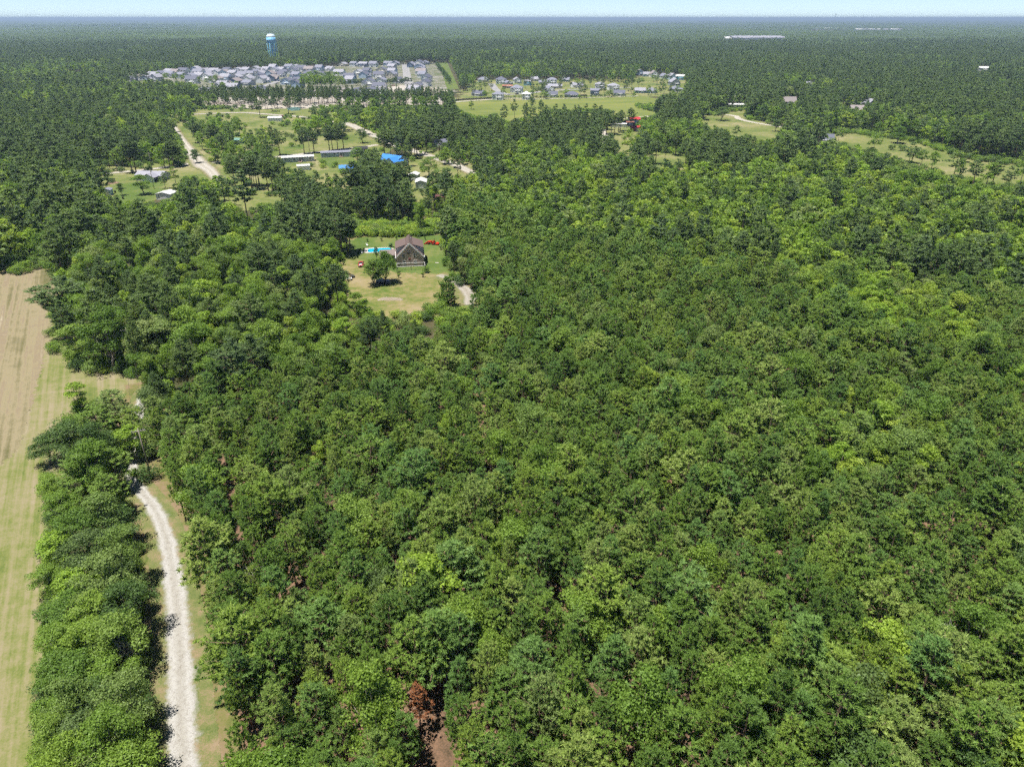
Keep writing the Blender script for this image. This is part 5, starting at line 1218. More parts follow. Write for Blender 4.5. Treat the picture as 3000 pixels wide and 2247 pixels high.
hg = [(229,1386,'young_pine',4.1,9.2),(320,1440,'young_pine',3.6,8.9),(300,1500,'broad',4.5,10.8),(180,1480,'broad',3.5,6.5),(345,1530,'dark',4.1,7.9),(240,1545,'broad',4.1,10.0),(160,1600,'bright',3.8,7.0),(250,1625,'dark',4.5,9.8),(345,1610,'broad',3.7,10.4),(140,1690,'broad',3.0,5.4),(215,1705,'bright',4.0,7.9),(300,1700,'broad',4.6,10.9),(366,1690,'dark',3.3,7.3),(190,1790,'broad',4.2,6.4),(280,1780,'broad',4.0,8.2),(365,1770,'dark',3.9,9.4),(175,1870,'broad',3.3,7.1),(250,1870,'broad',3.9,8.1),(350,1860,'broad',4.4,9.3),(366,1850,'dark',2.7,7.1),(165,1950,'broad',3.3,6.4),(235,1965,'broad',4.1,6.8),(325,1960,'broad',3.5,6.3),(195,2055,'broad',3.2,8.6),(270,2050,'dark',4.2,6.1),(355,2050,'broad',3.9,9.5),(165,2140,'broad',3.1,7.9),(230,2150,'dark',3.9,7.3),(320,2150,'broad',3.9,10.6),(366,2140,'broad',2.7,5.6),(180,2240,'broad',3.5,8.7),(265,2245,'broad',4.0,6.6),(360,2245,'broad',4.3,7.8),(366,1740,'broad',2.9,7.2),(366,2230,'broad',2.6,7.7),(290,1235,'young_pine',4.2,9),(300,1300,'dark',3.8,7.5),(330,1365,'young_pine',4.0,8.5),(250,1395,'broad',4,7.5),(395,1235,'young_pine',3.2,8),(160,1420,'broad',3.6,6.5)]
for i, (px, py, k, w, h) in enumerate(hg):
    tree(k, px, py, h, w, ('green pine' if 'pine' in k else {'broad': 'leafy green tree', 'bright': 'yellow-green tree', 'dark': 'dark olive tree'}[k]) + f', {nth(i + 1)} from the far end of the roadside tree belt', True, 'trees of the roadside belt')
MIDT = [('dark',577,478,8,4.4,'dark oak-like tree standing in the middle of the track junction'),('broad',640,479,9,5,'round leafy tree right of the track junction'),('bright',662,503,6,2.8,'small bright tree below the round leafy tree'),
 ('old_pine',388,507,19,5.5,'left of two tall pines with leaning trunks beside the track'),('old_pine',400,507,19,5.0,'right of two tall pines with leaning trunks beside the track'),
 ('old_pine',498,491,14,4.2,'leftmost pine of the dark group left of the junction'),('old_pine',510,491,15,4.5,'middle pine of the dark group left of the junction'),('old_pine',527,487,14,4.0,'rightmost pine of the dark group left of the junction'),
 ('dark',358,573,6,2.7,'small round dark tree on the lawn'),('broad',421,571,10,4.8,'leafy tree hiding the left end of the grey mobile home'),('dark',317,526,5,3.4,'low spreading tree beside the track at the left'),
 ('young_pine',485,553,8,2.0,'thin young pine before the mobile home porch'),('young_pine',516,541,9,2.6,'conical young pine right of the mobile home'),
 ('old_pine',788,567,17,4.6,'pine at the right side of the dry clearing'),('old_pine',833,567,17,4.6,'tall pine right of the dry clearing with visible trunk'),('old_pine',810,560,18,4.5,'pine between the two trunks right of the dry clearing'),('old_pine',738,556,16,4.5,'pine above the dry clearing'),('old_pine',715,545,16,4.6,'pine left above the dry clearing'),('old_pine',760,545,17,4.6,'pine in the middle above the dry clearing'),('old_pine',690,548,15,4.4,'pine at the left end above the dry clearing'),
 ('bright',570,622,12,4.8,'left of two big yellow-green trees below the mobile home'),('bright',610,622,12.5,5,'right of two big yellow-green trees below the mobile home'),
 ('old_pine',580,419,15,4.5,'leftmost pine right of the side track'),('old_pine',624,441,16,4.6,'pine with bare trunk in the strip right of the side track'),('old_pine',637,438,16,4.4,'second pine with bare trunk right of the side track'),('old_pine',656,460,15,4.4,'pine nearest the junction on its upper right'),
 ('old_pine',763,345,15,4.6,'lone pine by the bare plot left of the pond'),('old_pine',798,327,12,4.6,'dark round pine above the pond road'),('old_pine',846,334,13,4.6,'pine beside the pond'),
 ('old_pine',821,456,16,4.4,'first pine of the trunk row along the settlement track'),('old_pine',892,451,16,4.2,'second pine of the trunk row along the settlement track'),('old_pine',921,449,16,4.2,'third pine of the trunk row along the settlement track'),('old_pine',966,444,16,4.4,'fourth pine of the trunk row along the settlement track'),('old_pine',975,442,15,4.0,'fifth pine of the trunk row along the settlement track'),('old_pine',990,440,16,4.4,'sixth pine of the trunk row along the settlement track'),('old_pine',1007,438,17,4.4,'last pine of the trunk row along the settlement track'),
 ('dark',1062,420,9.5,4.4,'dense dark tree in the angle of the two pale roads'),('broad',1050,482,10,5.5,'leafy tree beside the green garden'),
 ('old_pine',1127,460,16,5,'leftmost pine of the group above the blue roof house'),('old_pine',1163,456,17,5,'second pine of the group above the blue roof house'),('old_pine',1187,459,17,5,'third pine of the group above the blue roof house'),('old_pine',1206,466,16,5,'fourth pine of the group above the blue roof house'),('old_pine',1222,455,16,5,'rightmost pine of the group above the blue roof house'),
 ('broad',1257,520,11,5.5,'leafy tree right of the white ribbed shed'),('broad',1304,482,10,4.8,'leafy tree at the curve of the pale road'),('broad',1285,548,9,4.5,'dense leafy tree below the pale road curve'),
 ('old_pine',1045,613,21,5,'leftmost of the tall pine stand left of the long shed'),('old_pine',1080,604,21,5,'second of the tall pine stand left of the long shed'),('old_pine',1112,612,22,5,'third of the tall pine stand left of the long shed'),('old_pine',1142,603,21,5,'fourth of the tall pine stand left of the long shed'),('old_pine',1172,616,21,5,'fifth of the tall pine stand left of the long shed'),('old_pine',1192,603,20,4.6,'rightmost of the tall pine stand left of the long shed'),
 ('broad',1235,685,13,3.2,'slender leafy tree with dark trunk behind the house lawn'),('bright',1275,625,14,4,'tall bright tree below the small maroon-roofed shed'),
 ('old_pine',1847,385,17,4.4,'tall pine with long bare trunk before the red-roofed shed'),('old_pine',1812,389,15,3.6,'pine before the left end of the white metal building'),('old_pine',1817,384,15,3.6,'pine before the right end of the white metal building'),('old_pine',1776,381,15,4,'pine at the top of the glade track'),('old_pine',1790,392,15,4,'pine beside the glade track'),('old_pine',1800,396,15,4,'lowest pine of the glade track group'),
 ('old_pine',1979,456,15,4.2,'pine with thin bare trunk in the dry glade'),('old_pine',2008,481,13,4.4,'rounded pine at the lower right of the dry glade'),('old_pine',1920,482,15,4,'gnarled pine at the lower left of the dry glade'),('old_pine',1947,472,10,2.2,'small pine in the middle of the dry glade'),
 ('broad',1381,321,8,3,'lone small tree on the left part of the green meadow'),('dark',1559,320,11,3.6,'left of two dark trees on the near side of the meadow'),('dark',1584,331,11,3.2,'right of two dark trees on the near side of the meadow'),('broad',1697,292,5,2.4,'small round tree at the far edge of the meadow'),('broad',1857,286,6,2.6,'small tree at the far right edge of the meadow'),
 ('dark',2113,354,11,7,'broad dark oak on the left of the dry meadow'),('dark',2271,386,9,5,'dark tree at the right end of the dry meadow'),('broad',2628,421,12,7.5,'broad leafy tree casting shade on the dry pasture'),('old_pine',2823,476,12,3.0,'thin pine at the wood edge of the dry pasture'),('old_pine',2904,548,13,4,'pine at the lower edge of the dry pasture'),('broad',2670,478,9,5,'leafy tree at the lower left of the dry pasture')]
for (k, px, py, h, w, lab) in MIDT: tree(k, px, py, h, w, lab)
for (k, px, py, h, w, lab) in (('bright',1925,1845,10.5,3.4,'bright yellow-green tree alone in the lower middle of the plantation'),('bright',1880,1050,11.5,2.6,'small bright conical tree in the upper middle of the plantation'),('bright',2690,1500,10.5,2.2,'bright slim tree in the right part of the plantation'),('bright',2370,1215,11.5,3.4,'left tree of the yellow-green cluster in the plantation'),('bright',2480,1180,11.5,2.4,'pale-topped tree of the yellow-green cluster'),('bright',2525,1250,11.5,3.6,'middle tree of the yellow-green cluster in the plantation'),('bright',2630,1290,11.5,3.8,'lower tree of the yellow-green cluster in the plantation'),('bright',2700,1210,11.5,3.2,'upper right tree of the yellow-green cluster'),('bright',2870,1215,11.5,2.8,'yellow-green tree near the right edge of the photo'),('bright',2560,1320,11,2.6,'lowest tree of the yellow-green cluster'),('bright',2740,1285,11,2.6,'rightmost tree of the yellow-green cluster'),('bright',725,1240,11,2.6,'lone bright tree in the left plantation above the road bend'),('bright',2660,880,12,5,'large yellow-green tree at the upper right of the plantation'),('bright',2740,900,12,4.8,'large yellow-green tree right of its twin at the upper right'),('bright',2580,830,12,5,'large yellow-green tree upper left of the twin trees'),('bright',2990,1390,10,2.4,'bright tree cut by the right edge of the photo'),('broad',2060,1660,12.4,3.4,'round dark green tree rising above the plantation at the right'),('bright',2730,1010,11.5,2.2,'bright slim tree below the large yellow-green twins')):
    tree(k, px, py, h, w, lab, True)
# a rust-brown pine and bleached dead trees in the plantation
x, y = T(1225, 2045, 6); rp = make_pine(888, 8.0, 1.6, 0.4, 8, 6, M_RUST); e = empty('dead_pine', (x, y, 0)); put('trunk', rp[0], e); put('crown', rp[1], e); tag(e, 'rust-brown dying pine at the bottom of the plantation', 'pine'); KEEP_OUT.append((x, y, 3.0))
for px, py, h, s_, lab in ((2760, 1875, 8.5, 1.9, 'bleached bare dead tree in the lower right of the plantation'), (745, 1690, 7.0, 1.6, 'grey bare dead tree near the gravel road in the plantation'), (2440, 620, 10, 2.5, 'pale dead tree in the mixed wood at the right'), (372, 1905, 5.5, 2.0, 'grey dead branches in the roadside belt')):
    x, y = T(px, py, h * 0.7); e = empty('dead_tree', (x, y, 0)); a_ = make_dead(int(px), h, s_); put('trunk', a_[0], e); put('branches', a_[1], e); tag(e, lab, 'dead tree'); KEEP_OUT.append((x, y, 2.8))
# palm beside the pool
x, y = T(900 + 992 / 4.022, 650 + 350 / 4.022); pe = empty('palm_tree', (x, y, 0)); tag(pe, 'short palm between the pool and the brick house', 'palm')
MB().lathe([(0.22, 0), (0.17, 1.2), (0.19, 2.2)], 8).build('trunk', M_BARK_GREY, pe, True)
for i in range(22):
    a = 6.283 * i / 22 * 2.4; el = R(75 - 4.6 * i); ln = 1.7; f = MB(); pts = [Vector((math.cos(a) * ln * t * math.cos(el), math.sin(a) * ln * t * math.cos(el), 2.2 + ln * t * math.sin(el) - 0.55 * t * t)) for t in (0, 0.35, 0.7, 1.0)]
    sd = Vector((-math.sin(a), math.cos(a), 0))
    for j in range(3):
        w0, w1 = (0.10, 0.42, 0.34, 0.04)[j], (0.10, 0.42, 0.34, 0.04)[j + 1]
        f.add([pts[j] - sd * w0 - Vector((0, 0, w0 * 0.4)), pts[j], pts[j] + sd * w0 - Vector((0, 0, w0 * 0.4)), pts[j + 1] + sd * w1 - Vector((0, 0, w1 * 0.4)), pts[j + 1], pts[j + 1] - sd * w1 - Vector((0, 0, w1 * 0.4))], [(0, 1, 4, 5), (1, 2, 3, 4)])
    f.build('frond', M_LEAF_DARK, pe)
# saplings and shrubs on the lawn
sap = make_shrub(601, 1.6, 0.6, M_LEAF, 26, 6, 0.2); sh1 = make_shrub(602, 2.0, 1.4, M_LEAF, 60, 12, 0.22); sh2 = make_shrub(603, 1.3, 1.6, M_LEAF_DARK, 60, 12, 0.2); sh3 = make_shrub(604, 3.4, 2.6, M_LEAF, 70, 22, 0.30); sh4 = make_shrub(605, 3.0, 2.4, M_LEAF_BRIGHT, 60, 20, 0.30)
def shrub(src, px, py, sc, name, label, group=None):
    x, y = T(px, py); e = empty(name, (x, y, 0.02), tr_.uniform(0, 6)); e.scale = (sc,) * 3
    put('stems', src[0], e); put('leaves', src[1], e); return tag(e, label, 'shrub' if name == 'shrub' else 'sapling', group)
for i, (zx, zy, lab) in enumerate(((430, 510, 'tiny sapling left of the red car'), (1078, 662, 'sapling before the left end of the wire fence'), (1370, 655, 'sapling before the right end of the wire fence'), (710, 242, 'leftmost sapling on the lawn behind the pool'), (880, 232, 'middle sapling on the lawn behind the pool'), (1060, 222, 'sapling on the lawn behind the house'), (1395, 215, 'sapling on the lawn beside the tractor'), (515, 880, 'low sapling on the dry grass below the quad bikes'), (1580, 330, 'small sapling at the right edge of the lawn'))):
    shrub(sap, 900 + zx / 4.022, 650 + zy / 4.022, 1.0 + 0.2 * (i % 3), 'sapling', lab)
shrub(sh1, 900 + 1405 / 4.022, 650 + 598 / 4.022, 1.1, 'shrub', 'leafy shrub at the right corner of the wire fence'); shrub(sh1, 900 + 1070 / 4.022, 650 + 612 / 4.022, 0.7, 'shrub', 'small shrub at the left corner of the wire fence')
shrub(sh2, 331, 537, 1.3, 'shrub', 'clipped dark shrub in the round mulch bed'); shrub(sh1, 2612, 440, 2.0, 'shrub', 'left of two rounded shrubs on the dry pasture'); shrub(sh1, 2640, 443, 2.2, 'shrub', 'right of two rounded shrubs on the dry pasture')

# ------------------------------------------------------------------ plant the wood
for bx, by, br in KEEP_OUT:
    keep &= (P[:, 0] - bx) ** 2 + (P[:, 1] - by) ** 2 > br * br
P, SPC, HH, WW = P[keep], SPC[keep], HH[keep], WW[keep]
# rows and clumps that stand out: thin pine screen before the left estate, trees among the houses
EX = []
xr = random.Random(23)
def row(k, x0, y0, x1, y1, n, h, w, jit=3.0):
    for i in range(n):
        t = (i + xr.uniform(-0.3, 0.3)) / max(1, n - 1); x, y = T(x0 + (x1 - x0) * t, y0 + (y1 - y0) * t)
        EX.append((x + xr.uniform(-jit, jit), y + xr.uniform(-jit, jit), k, h * xr.uniform(0.8, 1.15), w * xr.uniform(0.8, 1.2)))
row(1, 585, 305, 1000, 304, 100, 15.5, 1.9, 5); row(1, 590, 301, 1300, 302, 120, 15, 1.8, 6); row(1, 590, 309, 1300, 310, 120, 15, 2.1, 7); row(1, 1000, 314, 1300, 316, 70, 15, 2.6, 8); row(2, 1000, 322, 1320, 322, 30, 12, 4, 9); row(2, 560, 305, 620, 318, 14, 12, 4, 8); row(1, 620, 318, 900, 320, 30, 14, 2.8, 9)
row(2, 895, 263, 1000, 261, 12, 15, 5.5, 5); row(2, 900, 256, 995, 254, 10, 15, 5.5, 6); row(2, 905, 248, 985, 247, 8, 15, 5.0, 6)
row(4, 1008, 253, 1105, 250, 26, 6.5, 2.2, 2); row(4, 1140, 248, 1202, 246, 18, 6.5, 2.2, 2); row(4, 1280, 196, 1318, 248, 40, 7, 2.6, 2)
row(2, 598, 250, 640, 246, 5, 11, 4, 5); row(2, 640, 264, 690, 262, 7, 9, 3.6, 5); row(4, 1430, 291, 1830, 284, 60, 2.2, 1.4, 1.5)
row(2, 470, 236, 540, 240, 8, 11, 4.2, 5)
for px, py in ((1388, 290), (1409, 288), (1422, 275), (1440, 268), (1562, 284), (1572, 286), (1585, 284), (1590, 276), (1596, 285), (1540, 262), (1553, 258), (1598, 268), (1560, 244), (1640, 270), (1646, 256), (1655, 250), (1700, 288), (1712, 288), (1706, 262), (1728, 262), (1760, 283), (1770, 280), (1752, 258), (1765, 262), (1840, 268), (1850, 262), (1430, 252), (1500, 243), (1530, 243), (1580, 245), (1830, 276), (1640, 244), (1672, 262), (1870, 258), (1925, 250), (1940, 262), (1955, 246), (1935, 285), (1960, 285)):
    x, y = T(px, py); EX.append((x, y, 1, xr.uniform(11, 17), xr.uniform(2.4, 3.6)))
for px, py in ((1510, 350), (1530, 356), (1545, 362), (1562, 367), (1580, 369), (1593, 368), (1612, 371), (1629, 372), (1652, 369), (1668, 371), (1679, 368), (1693, 368), (1706, 369), (1730, 372), (1747, 373), (1765, 376), (1783, 381), (1480, 368)):
    x, y = T(px, py); EX.append((x + xr.uniform(-3, 3), y + xr.uniform(-4, 4), 1, xr.uniform(12, 17), xr.uniform(2.6, 3.6)))
for px, py, k in ((2470, 424, 2), (2560, 448, 2), (2648, 484, 1), (2690, 492, 2), (2730, 504, 2), (2772, 520, 1), (2810, 532, 2), (2850, 546, 1), (2888, 552, 2), (2940, 560, 1), (2980, 548, 2), (2340, 398, 2), (2310, 392, 1), (2150, 410, 2), (2560, 402, 2)):
    x, y = T(px, py); EX.append((x + xr.uniform(-3, 3), y + xr.uniform(-3, 3), k, xr.uniform(9, 14), xr.uniform(3, 5)))
for px, py in ((1592, 288), (1600, 290), (1690, 257), (1850, 275), (1420, 290), (1475, 285), (1560, 290), (1660, 284), (1780, 286), (1790, 285), (1900, 280), (1920, 278), (1945, 276), (1880, 250), (1915, 240), (1950, 243), (1985, 275), (2010, 280), (2030, 285), (2000, 292), (1970, 295)):
    x, y = T(px, py); EX.append((x, y, 2, xr.uniform(7, 11), xr.uniform(3, 5)))
EX = np.array(EX)
P = np.concatenate([P, EX[:, :2]]); SPC = np.concatenate([SPC, EX[:, 2].astype(int)]); HH = np.concatenate([HH, EX[:, 3]]); WW = np.concatenate([WW, EX[:, 4]])
dist = np.hypot(P[:, 0], P[:, 1])
q = proj(np.stack([P[:, 0], P[:, 1], HH * 0.75], 1))
depth = P[:, 1] * CP - (HH * 0.7 - CAM_H) * SP
size_px = WW * HH / depth ** 2
seen = (q[:, 0] > -20) & (q[:, 0] < 3020) & (q[:, 1] > 20) & (q[:, 1] < 2275)
single = np.zeros(len(P), bool)
IS_PINE = np.isin(SPC, (0, 1))
for grp, n in ((IS_PINE, 300 - N_PINE), (~IS_PINE, 300 - N_BROAD)):
    idx = np.where(grp & seen)[0]
    idx = idx[np.argsort(-size_px[idx])][:n]
    single[idx] = True

def plant(k, x, y, h, w, var, rz, name, label, cat, group=None, near=True):
    kd = KIND[k]; src = kd['near' if near else 'far']; t, c = src[var % len(src)]
    e = empty(name, (x, y, 0), rz)
    e.scale = (w / kd['R'], w / kd['R'], h / kd['H'])
    put('trunk', t, e); put('crown', c, e)
    return tag(e, label, cat, group)
LAND = [(1925, 1845, 'the bright yellow-green tree in the lower middle'), (2760, 1875, 'the bleached bare dead tree'), (745, 1690, 'the grey dead tree near the gravel road'), (1225, 2045, 'the rust-brown dying pine'), (2690, 1500, 'the bright slim tree at the right'), (2530, 1250, 'the yellow-green cluster at the right'), (725, 1240, 'the lone bright tree above the road bend'), (1880, 1050, 'the small bright conical tree'), (2660, 880, 'the large yellow-green twin trees'), (1200, 750, 'the brick house'), (340, 1000, 'the big broadleaf at the hay field'), (435, 1330, 'the bare utility pole at the road bend'), (525, 2100, 'the near end of the gravel road'), (1310, 870, 'the bushy young pine by the driveway'), (2060, 1660, 'the round dark green tree at the right')]
rank = {}
def beside(i):
    x, y = q[i]; k = int(np.argmin([math.hypot(x - a, y - b) for a, b, _ in LAND])); a, b, nm = LAND[k]
    d = ('left of' if x < a else 'right of') if abs(x - a) > abs(y - b) else ('above' if y < b else 'below')
    return k, d, nm
order = sorted(np.where(single)[0], key=lambda i: math.hypot(q[i][0] - LAND[beside(i)[0]][0], q[i][1] - LAND[beside(i)[0]][1]))
COLN = {0: 'green pine', 1: 'tall dark pine', 2: 'leafy green tree', 3: 'yellow-green tree', 4: 'dark olive tree'}
def nearest(i):
    k, d, nm = beside(i); key = (k, d, SPC[i]); rank[key] = rank.get(key, 0) + 1; n = rank[key]
    lab = f"{'nearest' if n == 1 else nth(n) + ' nearest'} {COLN[SPC[i]]} {d} {nm}"
    return lab, f'{COLN[SPC[i]]}s {d} {nm}'
for i in order:
    k = KN[SPC[i]]
    lab, grp = nearest(i); nm, cat = ('pine_tree', 'pine') if SPC[i] < 2 else ('broadleaf_tree', 'tree')
    plant(k, P[i, 0], P[i, 1], HH[i], WW[i], int(rng.integers(99)), rng.uniform(0, 6.28), nm, lab, cat, grp)

def scatter_nodes(name, coll):
    ng = bpy.data.node_groups.new(name, 'GeometryNodeTree')
    ng.interface.new_socket('Geometry', in_out='INPUT', socket_type='NodeSocketGeometry')
    ng.interface.new_socket('Geometry', in_out='OUTPUT', socket_type='NodeSocketGeometry')
    gi = ng.nodes.new('NodeGroupInput'); go = ng.nodes.new('NodeGroupOutput')
    ci = ng.nodes.new('GeometryNodeCollectionInfo'); ci.inputs['Collection'].default_value = coll
    ci.inputs['Separate Children'].default_value = True; ci.inputs['Reset Children'].default_value = True
    ip = ng.nodes.new('GeometryNodeInstanceOnPoints'); ip.inputs['Pick Instance'].default_value = True
    def attr(nm, t):
        a = ng.nodes.new('GeometryNodeInputNamedAttribute'); a.data_type = t; a.inputs['Name'].default_value = nm
        return a.outputs['Attribute']
    ng.links.new(gi.outputs[0], ip.inputs['Points']); ng.links.new(ci.outputs[0], ip.inputs['Instance'])
    ng.links.new(attr('variant', 'INT'), ip.inputs['Instance Index'])
    ng.links.new(attr('turn', 'FLOAT_VECTOR'), ip.inputs['Rotation'])
    ng.links.new(attr('size', 'FLOAT_VECTOR'), ip.inputs['Scale'])
    ng.links.new(ip.outputs[0], go.inputs[0])
    return ng
def scatter(name, meshes, pos, var, turn, size, label, cat):
    coll = bpy.data.collections.new(name + '_kinds')          # never linked to the scene
    for i, me in enumerate(meshes):
        coll.objects.link(bpy.data.objects.new(f'{name}_{i:03d}', me))
    me = bpy.data.meshes.new(name)
    n = len(pos); me.vertices.add(n); me.vertices.foreach_set('co', np.ascontiguousarray(pos, np.float32).ravel())
    a = me.attributes.new('variant', 'INT', 'POINT'); a.data.foreach_set('value', np.ascontiguousarray(var, np.int32))
    a = me.attributes.new('turn', 'FLOAT_VECTOR', 'POINT'); a.data.foreach_set('vector', np.stack([np.zeros(n), np.zeros(n), turn], 1).astype(np.float32).ravel())
    a = me.attributes.new('size', 'FLOAT_VECTOR', 'POINT'); a.data.foreach_set('vector', np.ascontiguousarray(size, np.float32).ravel())
    me.update()
    o = put(name, me)
    md = o.modifiers.new('scatter', 'NODES'); md.node_group = scatter_nodes(name, coll)
    tag(o, label, cat, None, 'stuff')
    return o

rest = ~single
LOD_D = 240.0
for nm, ks, lab in (('pine_forest', (0, 1), 'mass of green pines filling the plantation and woods'), ('broadleaf_forest', (2, 3, 4), 'mass of leafy trees mixed through the woods')):
    meshes = []; start = {}
    for k in ks:
        kd = KIND[KN[k]]
        for lod in ('near', 'far'):
            start[k, lod] = (len(meshes), len(kd[lod])); meshes += [joined(KN[k], tc) for tc in kd[lod]]
    m = rest & np.isin(SPC, ks); idx = np.where(m)[0]
    var = np.zeros(len(idx), int)
    for k in ks:
        for lod in ('near', 'far'):
            s0, c = start[k, lod]; sel = (SPC[idx] == k) & ((dist[idx] < LOD_D) == (lod == 'near'))
            var[sel] = s0 + rng.integers(0, c, sel.sum())
    kH = np.array([KIND[n_]['H'] for n_ in KN]); kR = np.array([KIND[n_]['R'] for n_ in KN])
    sw = WW[idx] / kR[SPC[idx]]; sh = HH[idx] / kH[SPC[idx]]
    scatter(nm, meshes, np.stack([P[idx, 0], P[idx, 1], np.zeros(len(idx))], 1), var, rng.uniform(0, 6.28, len(idx)), np.stack([sw, sw, sh], 1), lab, 'forest')

# undergrowth: bushes under the mixed woods, thick along the edges of the clearings
und = grid(3.6, 60, 760)
up_ = top_px(und, 1.5)
okk = ~inside(top_px(und, 11.0), PLANTATION)
edge = np.zeros(len(und), bool)
for poly in CLEAR:
    okk &= ~inside(up_, poly)
    for dx, dy in ((-9, 0), (9, 0), (0, 14)): edge |= inside(up_ + np.array([dx, dy]), poly)
okk &= ~inside(up_, WOODS[0][0])
for poly, pr in OPEN: okk &= ~inside(up_, poly) | (rng.random(len(und)) < 0.12)
okk &= edge | (rng.random(len(und)) < 0.55)
for bx, by, br in KEEP_OUT: okk &= (und[:, 0] - bx) ** 2 + (und[:, 1] - by) ** 2 > (br - 1) ** 2
und = und[okk]; n_ = len(und)
hb_ = [T(xr.uniform(1035, 1292), xr.uniform(660, 694)) for _ in range(150)]          # the thicket behind the house
hb_ += [T(xr.uniform(-20, 160), xr.uniform(745, 782)) for _ in range(70)]            # the bushes at the far end of the hay field
hb_ += [T(*p) for p in zip(np.interp(np.linspace(0, 1, 60), [0, 0.5, 1], [130, 160, 130]) + np.array([xr.uniform(-12, 30) for _ in range(60)]), np.linspace(1400, 2260, 60))]
hb_ += [(x + xr.uniform(-1, 1), y + xr.uniform(-1, 1)) for x, y in (T(*p) for p in zip(np.interp(np.linspace(0, 1, 50), [0, 0.2, 0.5, 1], [335, 380, 405, 415]), np.linspace(1430, 2270, 50)))]
upos = np.concatenate([und, np.array(hb_)]); nb = len(hb_)
us = np.concatenate([rng.uniform(0.5, 1.15, n_), rng.uniform(0.6, 1.3, 150), rng.uniform(0.7, 1.3, 70), rng.uniform(0.4, 0.75, 110)])
uv = np.concatenate([rng.choice([0, 0, 0, 1, 2], n_), rng.choice([0, 1, 1], 150), rng.choice([0, 0, 2], nb - 150)])
sh5 = make_shrub(606, 3.2, 2.6, M_LEAF_DARK, 60, 20, 0.30)
scatter('undergrowth', [joined('bush', sh3), joined('bush', sh4), joined('bush', sh5)], np.concatenate([upos, np.zeros((len(upos), 1))], 1), uv, rng.uniform(0, 6.28, len(upos)), np.stack([us, us, us * 0.9], 1), 'thicket of bushes under the trees and along the clearings', 'undergrowth')

# beyond two kilometres: pieces of wood
def patch(seed, span, sp, hgt, k, size, mat_share):
    g = np.random.default_rng(seed)
    n = int(span / sp); xs, ys = np.meshgrid(np.arange(n) * sp - span / 2, np.arange(n) * sp - span / 2)
    C = np.stack([xs.ravel(), ys.ravel()], 1) + g.uniform(-0.4, 0.4, (n * n, 2)) * sp
    C = C[(np.hypot(C[:, 0], C[:, 1]) < span * 0.62 * g.uniform(0.85, 1.05, len(C)))]
    H = hgt * g.uniform(0.55, 1.25, len(C)); Rr = sp * g.uniform(0.5, 0.72, len(C))
    d = unit(len(C) * k, g); d[:, 2] = np.abs(d[:, 2]) * 1.0 - 0.25
    cc = np.repeat(np.concatenate([C, (H - Rr * 1.2)[:, None]], 1), k, 0); rr = np.repeat(Rr, k)[:, None]
    p = cc + d * rr * g.uniform(0.6, 1.05, (len(d), 1)) * np.array([1, 1, 1.25])
    a = norm(np.cross(norm(d + unit(len(d), g) * 0.6), unit(len(d), g))); b = norm(np.cross(norm(d + unit(len(d), g) * 0.4), a))
    s = size * g.uniform(0.7, 1.3, (len(d), 1))
    V = np.stack([p - a * s * 0.6, p + a * s * 0.6, p + b * s], 1)
    tm = np.searchsorted(np.cumsum(mat_share), g.random(len(C)) * 0.9999)
    return mesh_from_tris('wood_piece', V, [M_NEEDLE_OLD, M_LEAF, M_LEAF_BRIGHT], np.repeat(tm, k), None, np.repeat(g.random(len(C)) * 0.9, k))
near_patch = [patch(700 + i, 62, 7.8, 14, 10, 1.8, s) for i, s in enumerate(((0.97, 0.03, 0.0), (0.85, 0.14, 0.01), (0.95, 0.05, 0.0), (0.5, 0.44, 0.06), (0.3, 0.6, 0.1)))]
far_patch = [patch(720 + i, 270, 11, 15, 8, 4.4, s) for i, s in enumerate(((0.97, 0.03, 0.0), (0.8, 0.2, 0.0), (0.45, 0.5, 0.05)))]
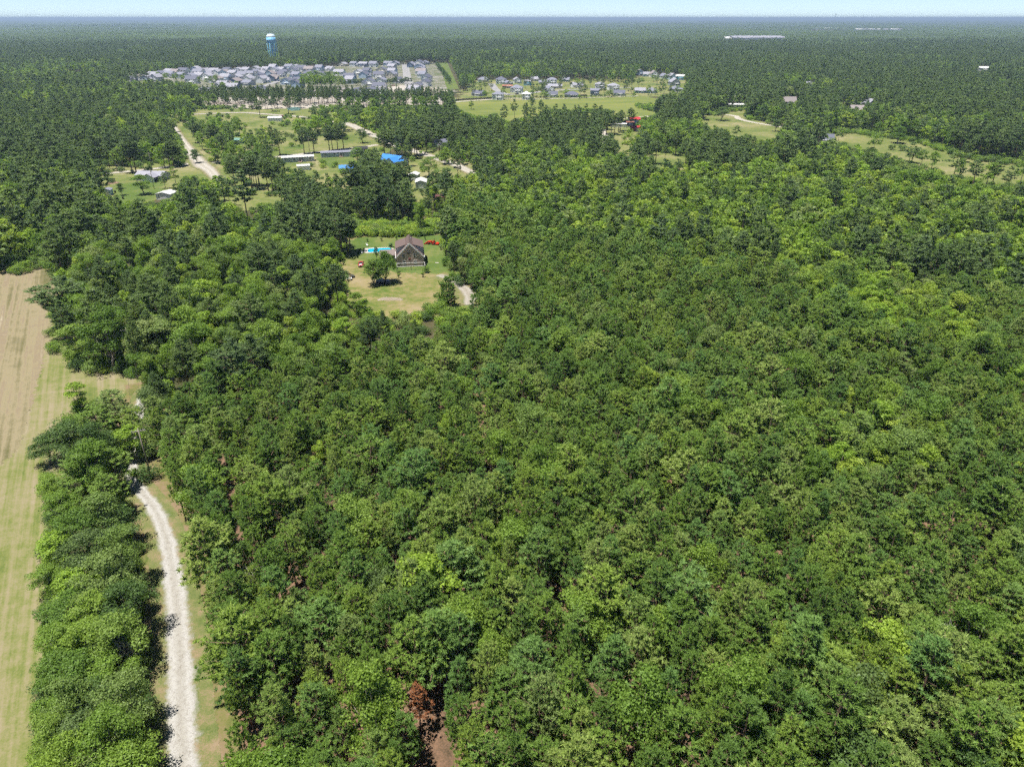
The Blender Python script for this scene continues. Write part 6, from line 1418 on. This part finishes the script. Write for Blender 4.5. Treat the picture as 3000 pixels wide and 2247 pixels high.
a = grid(46, 1900, 7000, 1.04, 60); a = a[rng.random(len(a)) < (a[:, 1] - 1900) / 700]; b = grid(200, 6950, 30000, 1.04, 300)
ca = proj(np.concatenate([a, np.full((len(a), 1), 10.0)], 1))
ok = np.ones(len(a), bool)
for poly in CLEAR: ok &= ~inside(ca, poly)
FARB = [([(2105, 100), (2310, 100), (2310, 121), (2105, 121)], gd(2200, 117)), ([(2365, 76), (2655, 76), (2655, 93), (2365, 93)], gd(2500, 90))]
for poly, dd in FARB: ok &= ~(inside(ca, poly) & (np.hypot(a[:, 0], a[:, 1]) < dd + 60))
a = a[ok]
pa = (vnoise(a[:, 0] / 500, a[:, 1] / 700, 31) * 0.6 + rng.random(len(a)) * 0.4)
pb = (vnoise(b[:, 0] / 1500, b[:, 1] / 2500, 37) * 0.7 + rng.random(len(b)) * 0.3)
va = np.searchsorted([0.3, 0.45, 0.55, 0.7], pa); vb = 5 + np.searchsorted([0.4, 0.6], pb)
ha = 0.6 + 0.85 * vnoise(a[:, 0] / 260, a[:, 1] / 420, 41); hb = 0.5 + 1.1 * vnoise(b[:, 0] / 900, b[:, 1] / 1500, 43)
pos = np.concatenate([a, b]); pos = np.concatenate([pos, np.zeros((len(pos), 1))], 1)
hz_ = np.concatenate([ha, hb]); one = np.ones(len(hz_))
scatter('distant_forest', near_patch + far_patch, pos, np.concatenate([va, vb]), rng.uniform(0, 6.28, len(pos)), np.stack([one, one, hz_], 1), 'wooded plain reaching to the horizon', 'forest')

# ------------------------------------------------------------------ the air
hz = MB().box(-62000, 62000, -2100, 61000, -1.0, 95.0)
hm = bpy.data.materials.new('haze'); hm.use_nodes = True
hn = hm.node_tree; hn.nodes.remove(hn.nodes['Principled BSDF'])
pv = hn.nodes.new('ShaderNodeVolumePrincipled')
pv.inputs['Color'].default_value = (0.48, 0.63, 0.84, 1); pv.inputs['Density'].default_value = 1.15e-4; pv.inputs['Anisotropy'].default_value = 0.2
hn.links.new(pv.outputs[0], hn.nodes['Material Output'].inputs['Volume'])
ho = hz.build('haze', hm)
tag(ho, 'thin blue haze over the distant woods', 'haze', None, 'stuff')
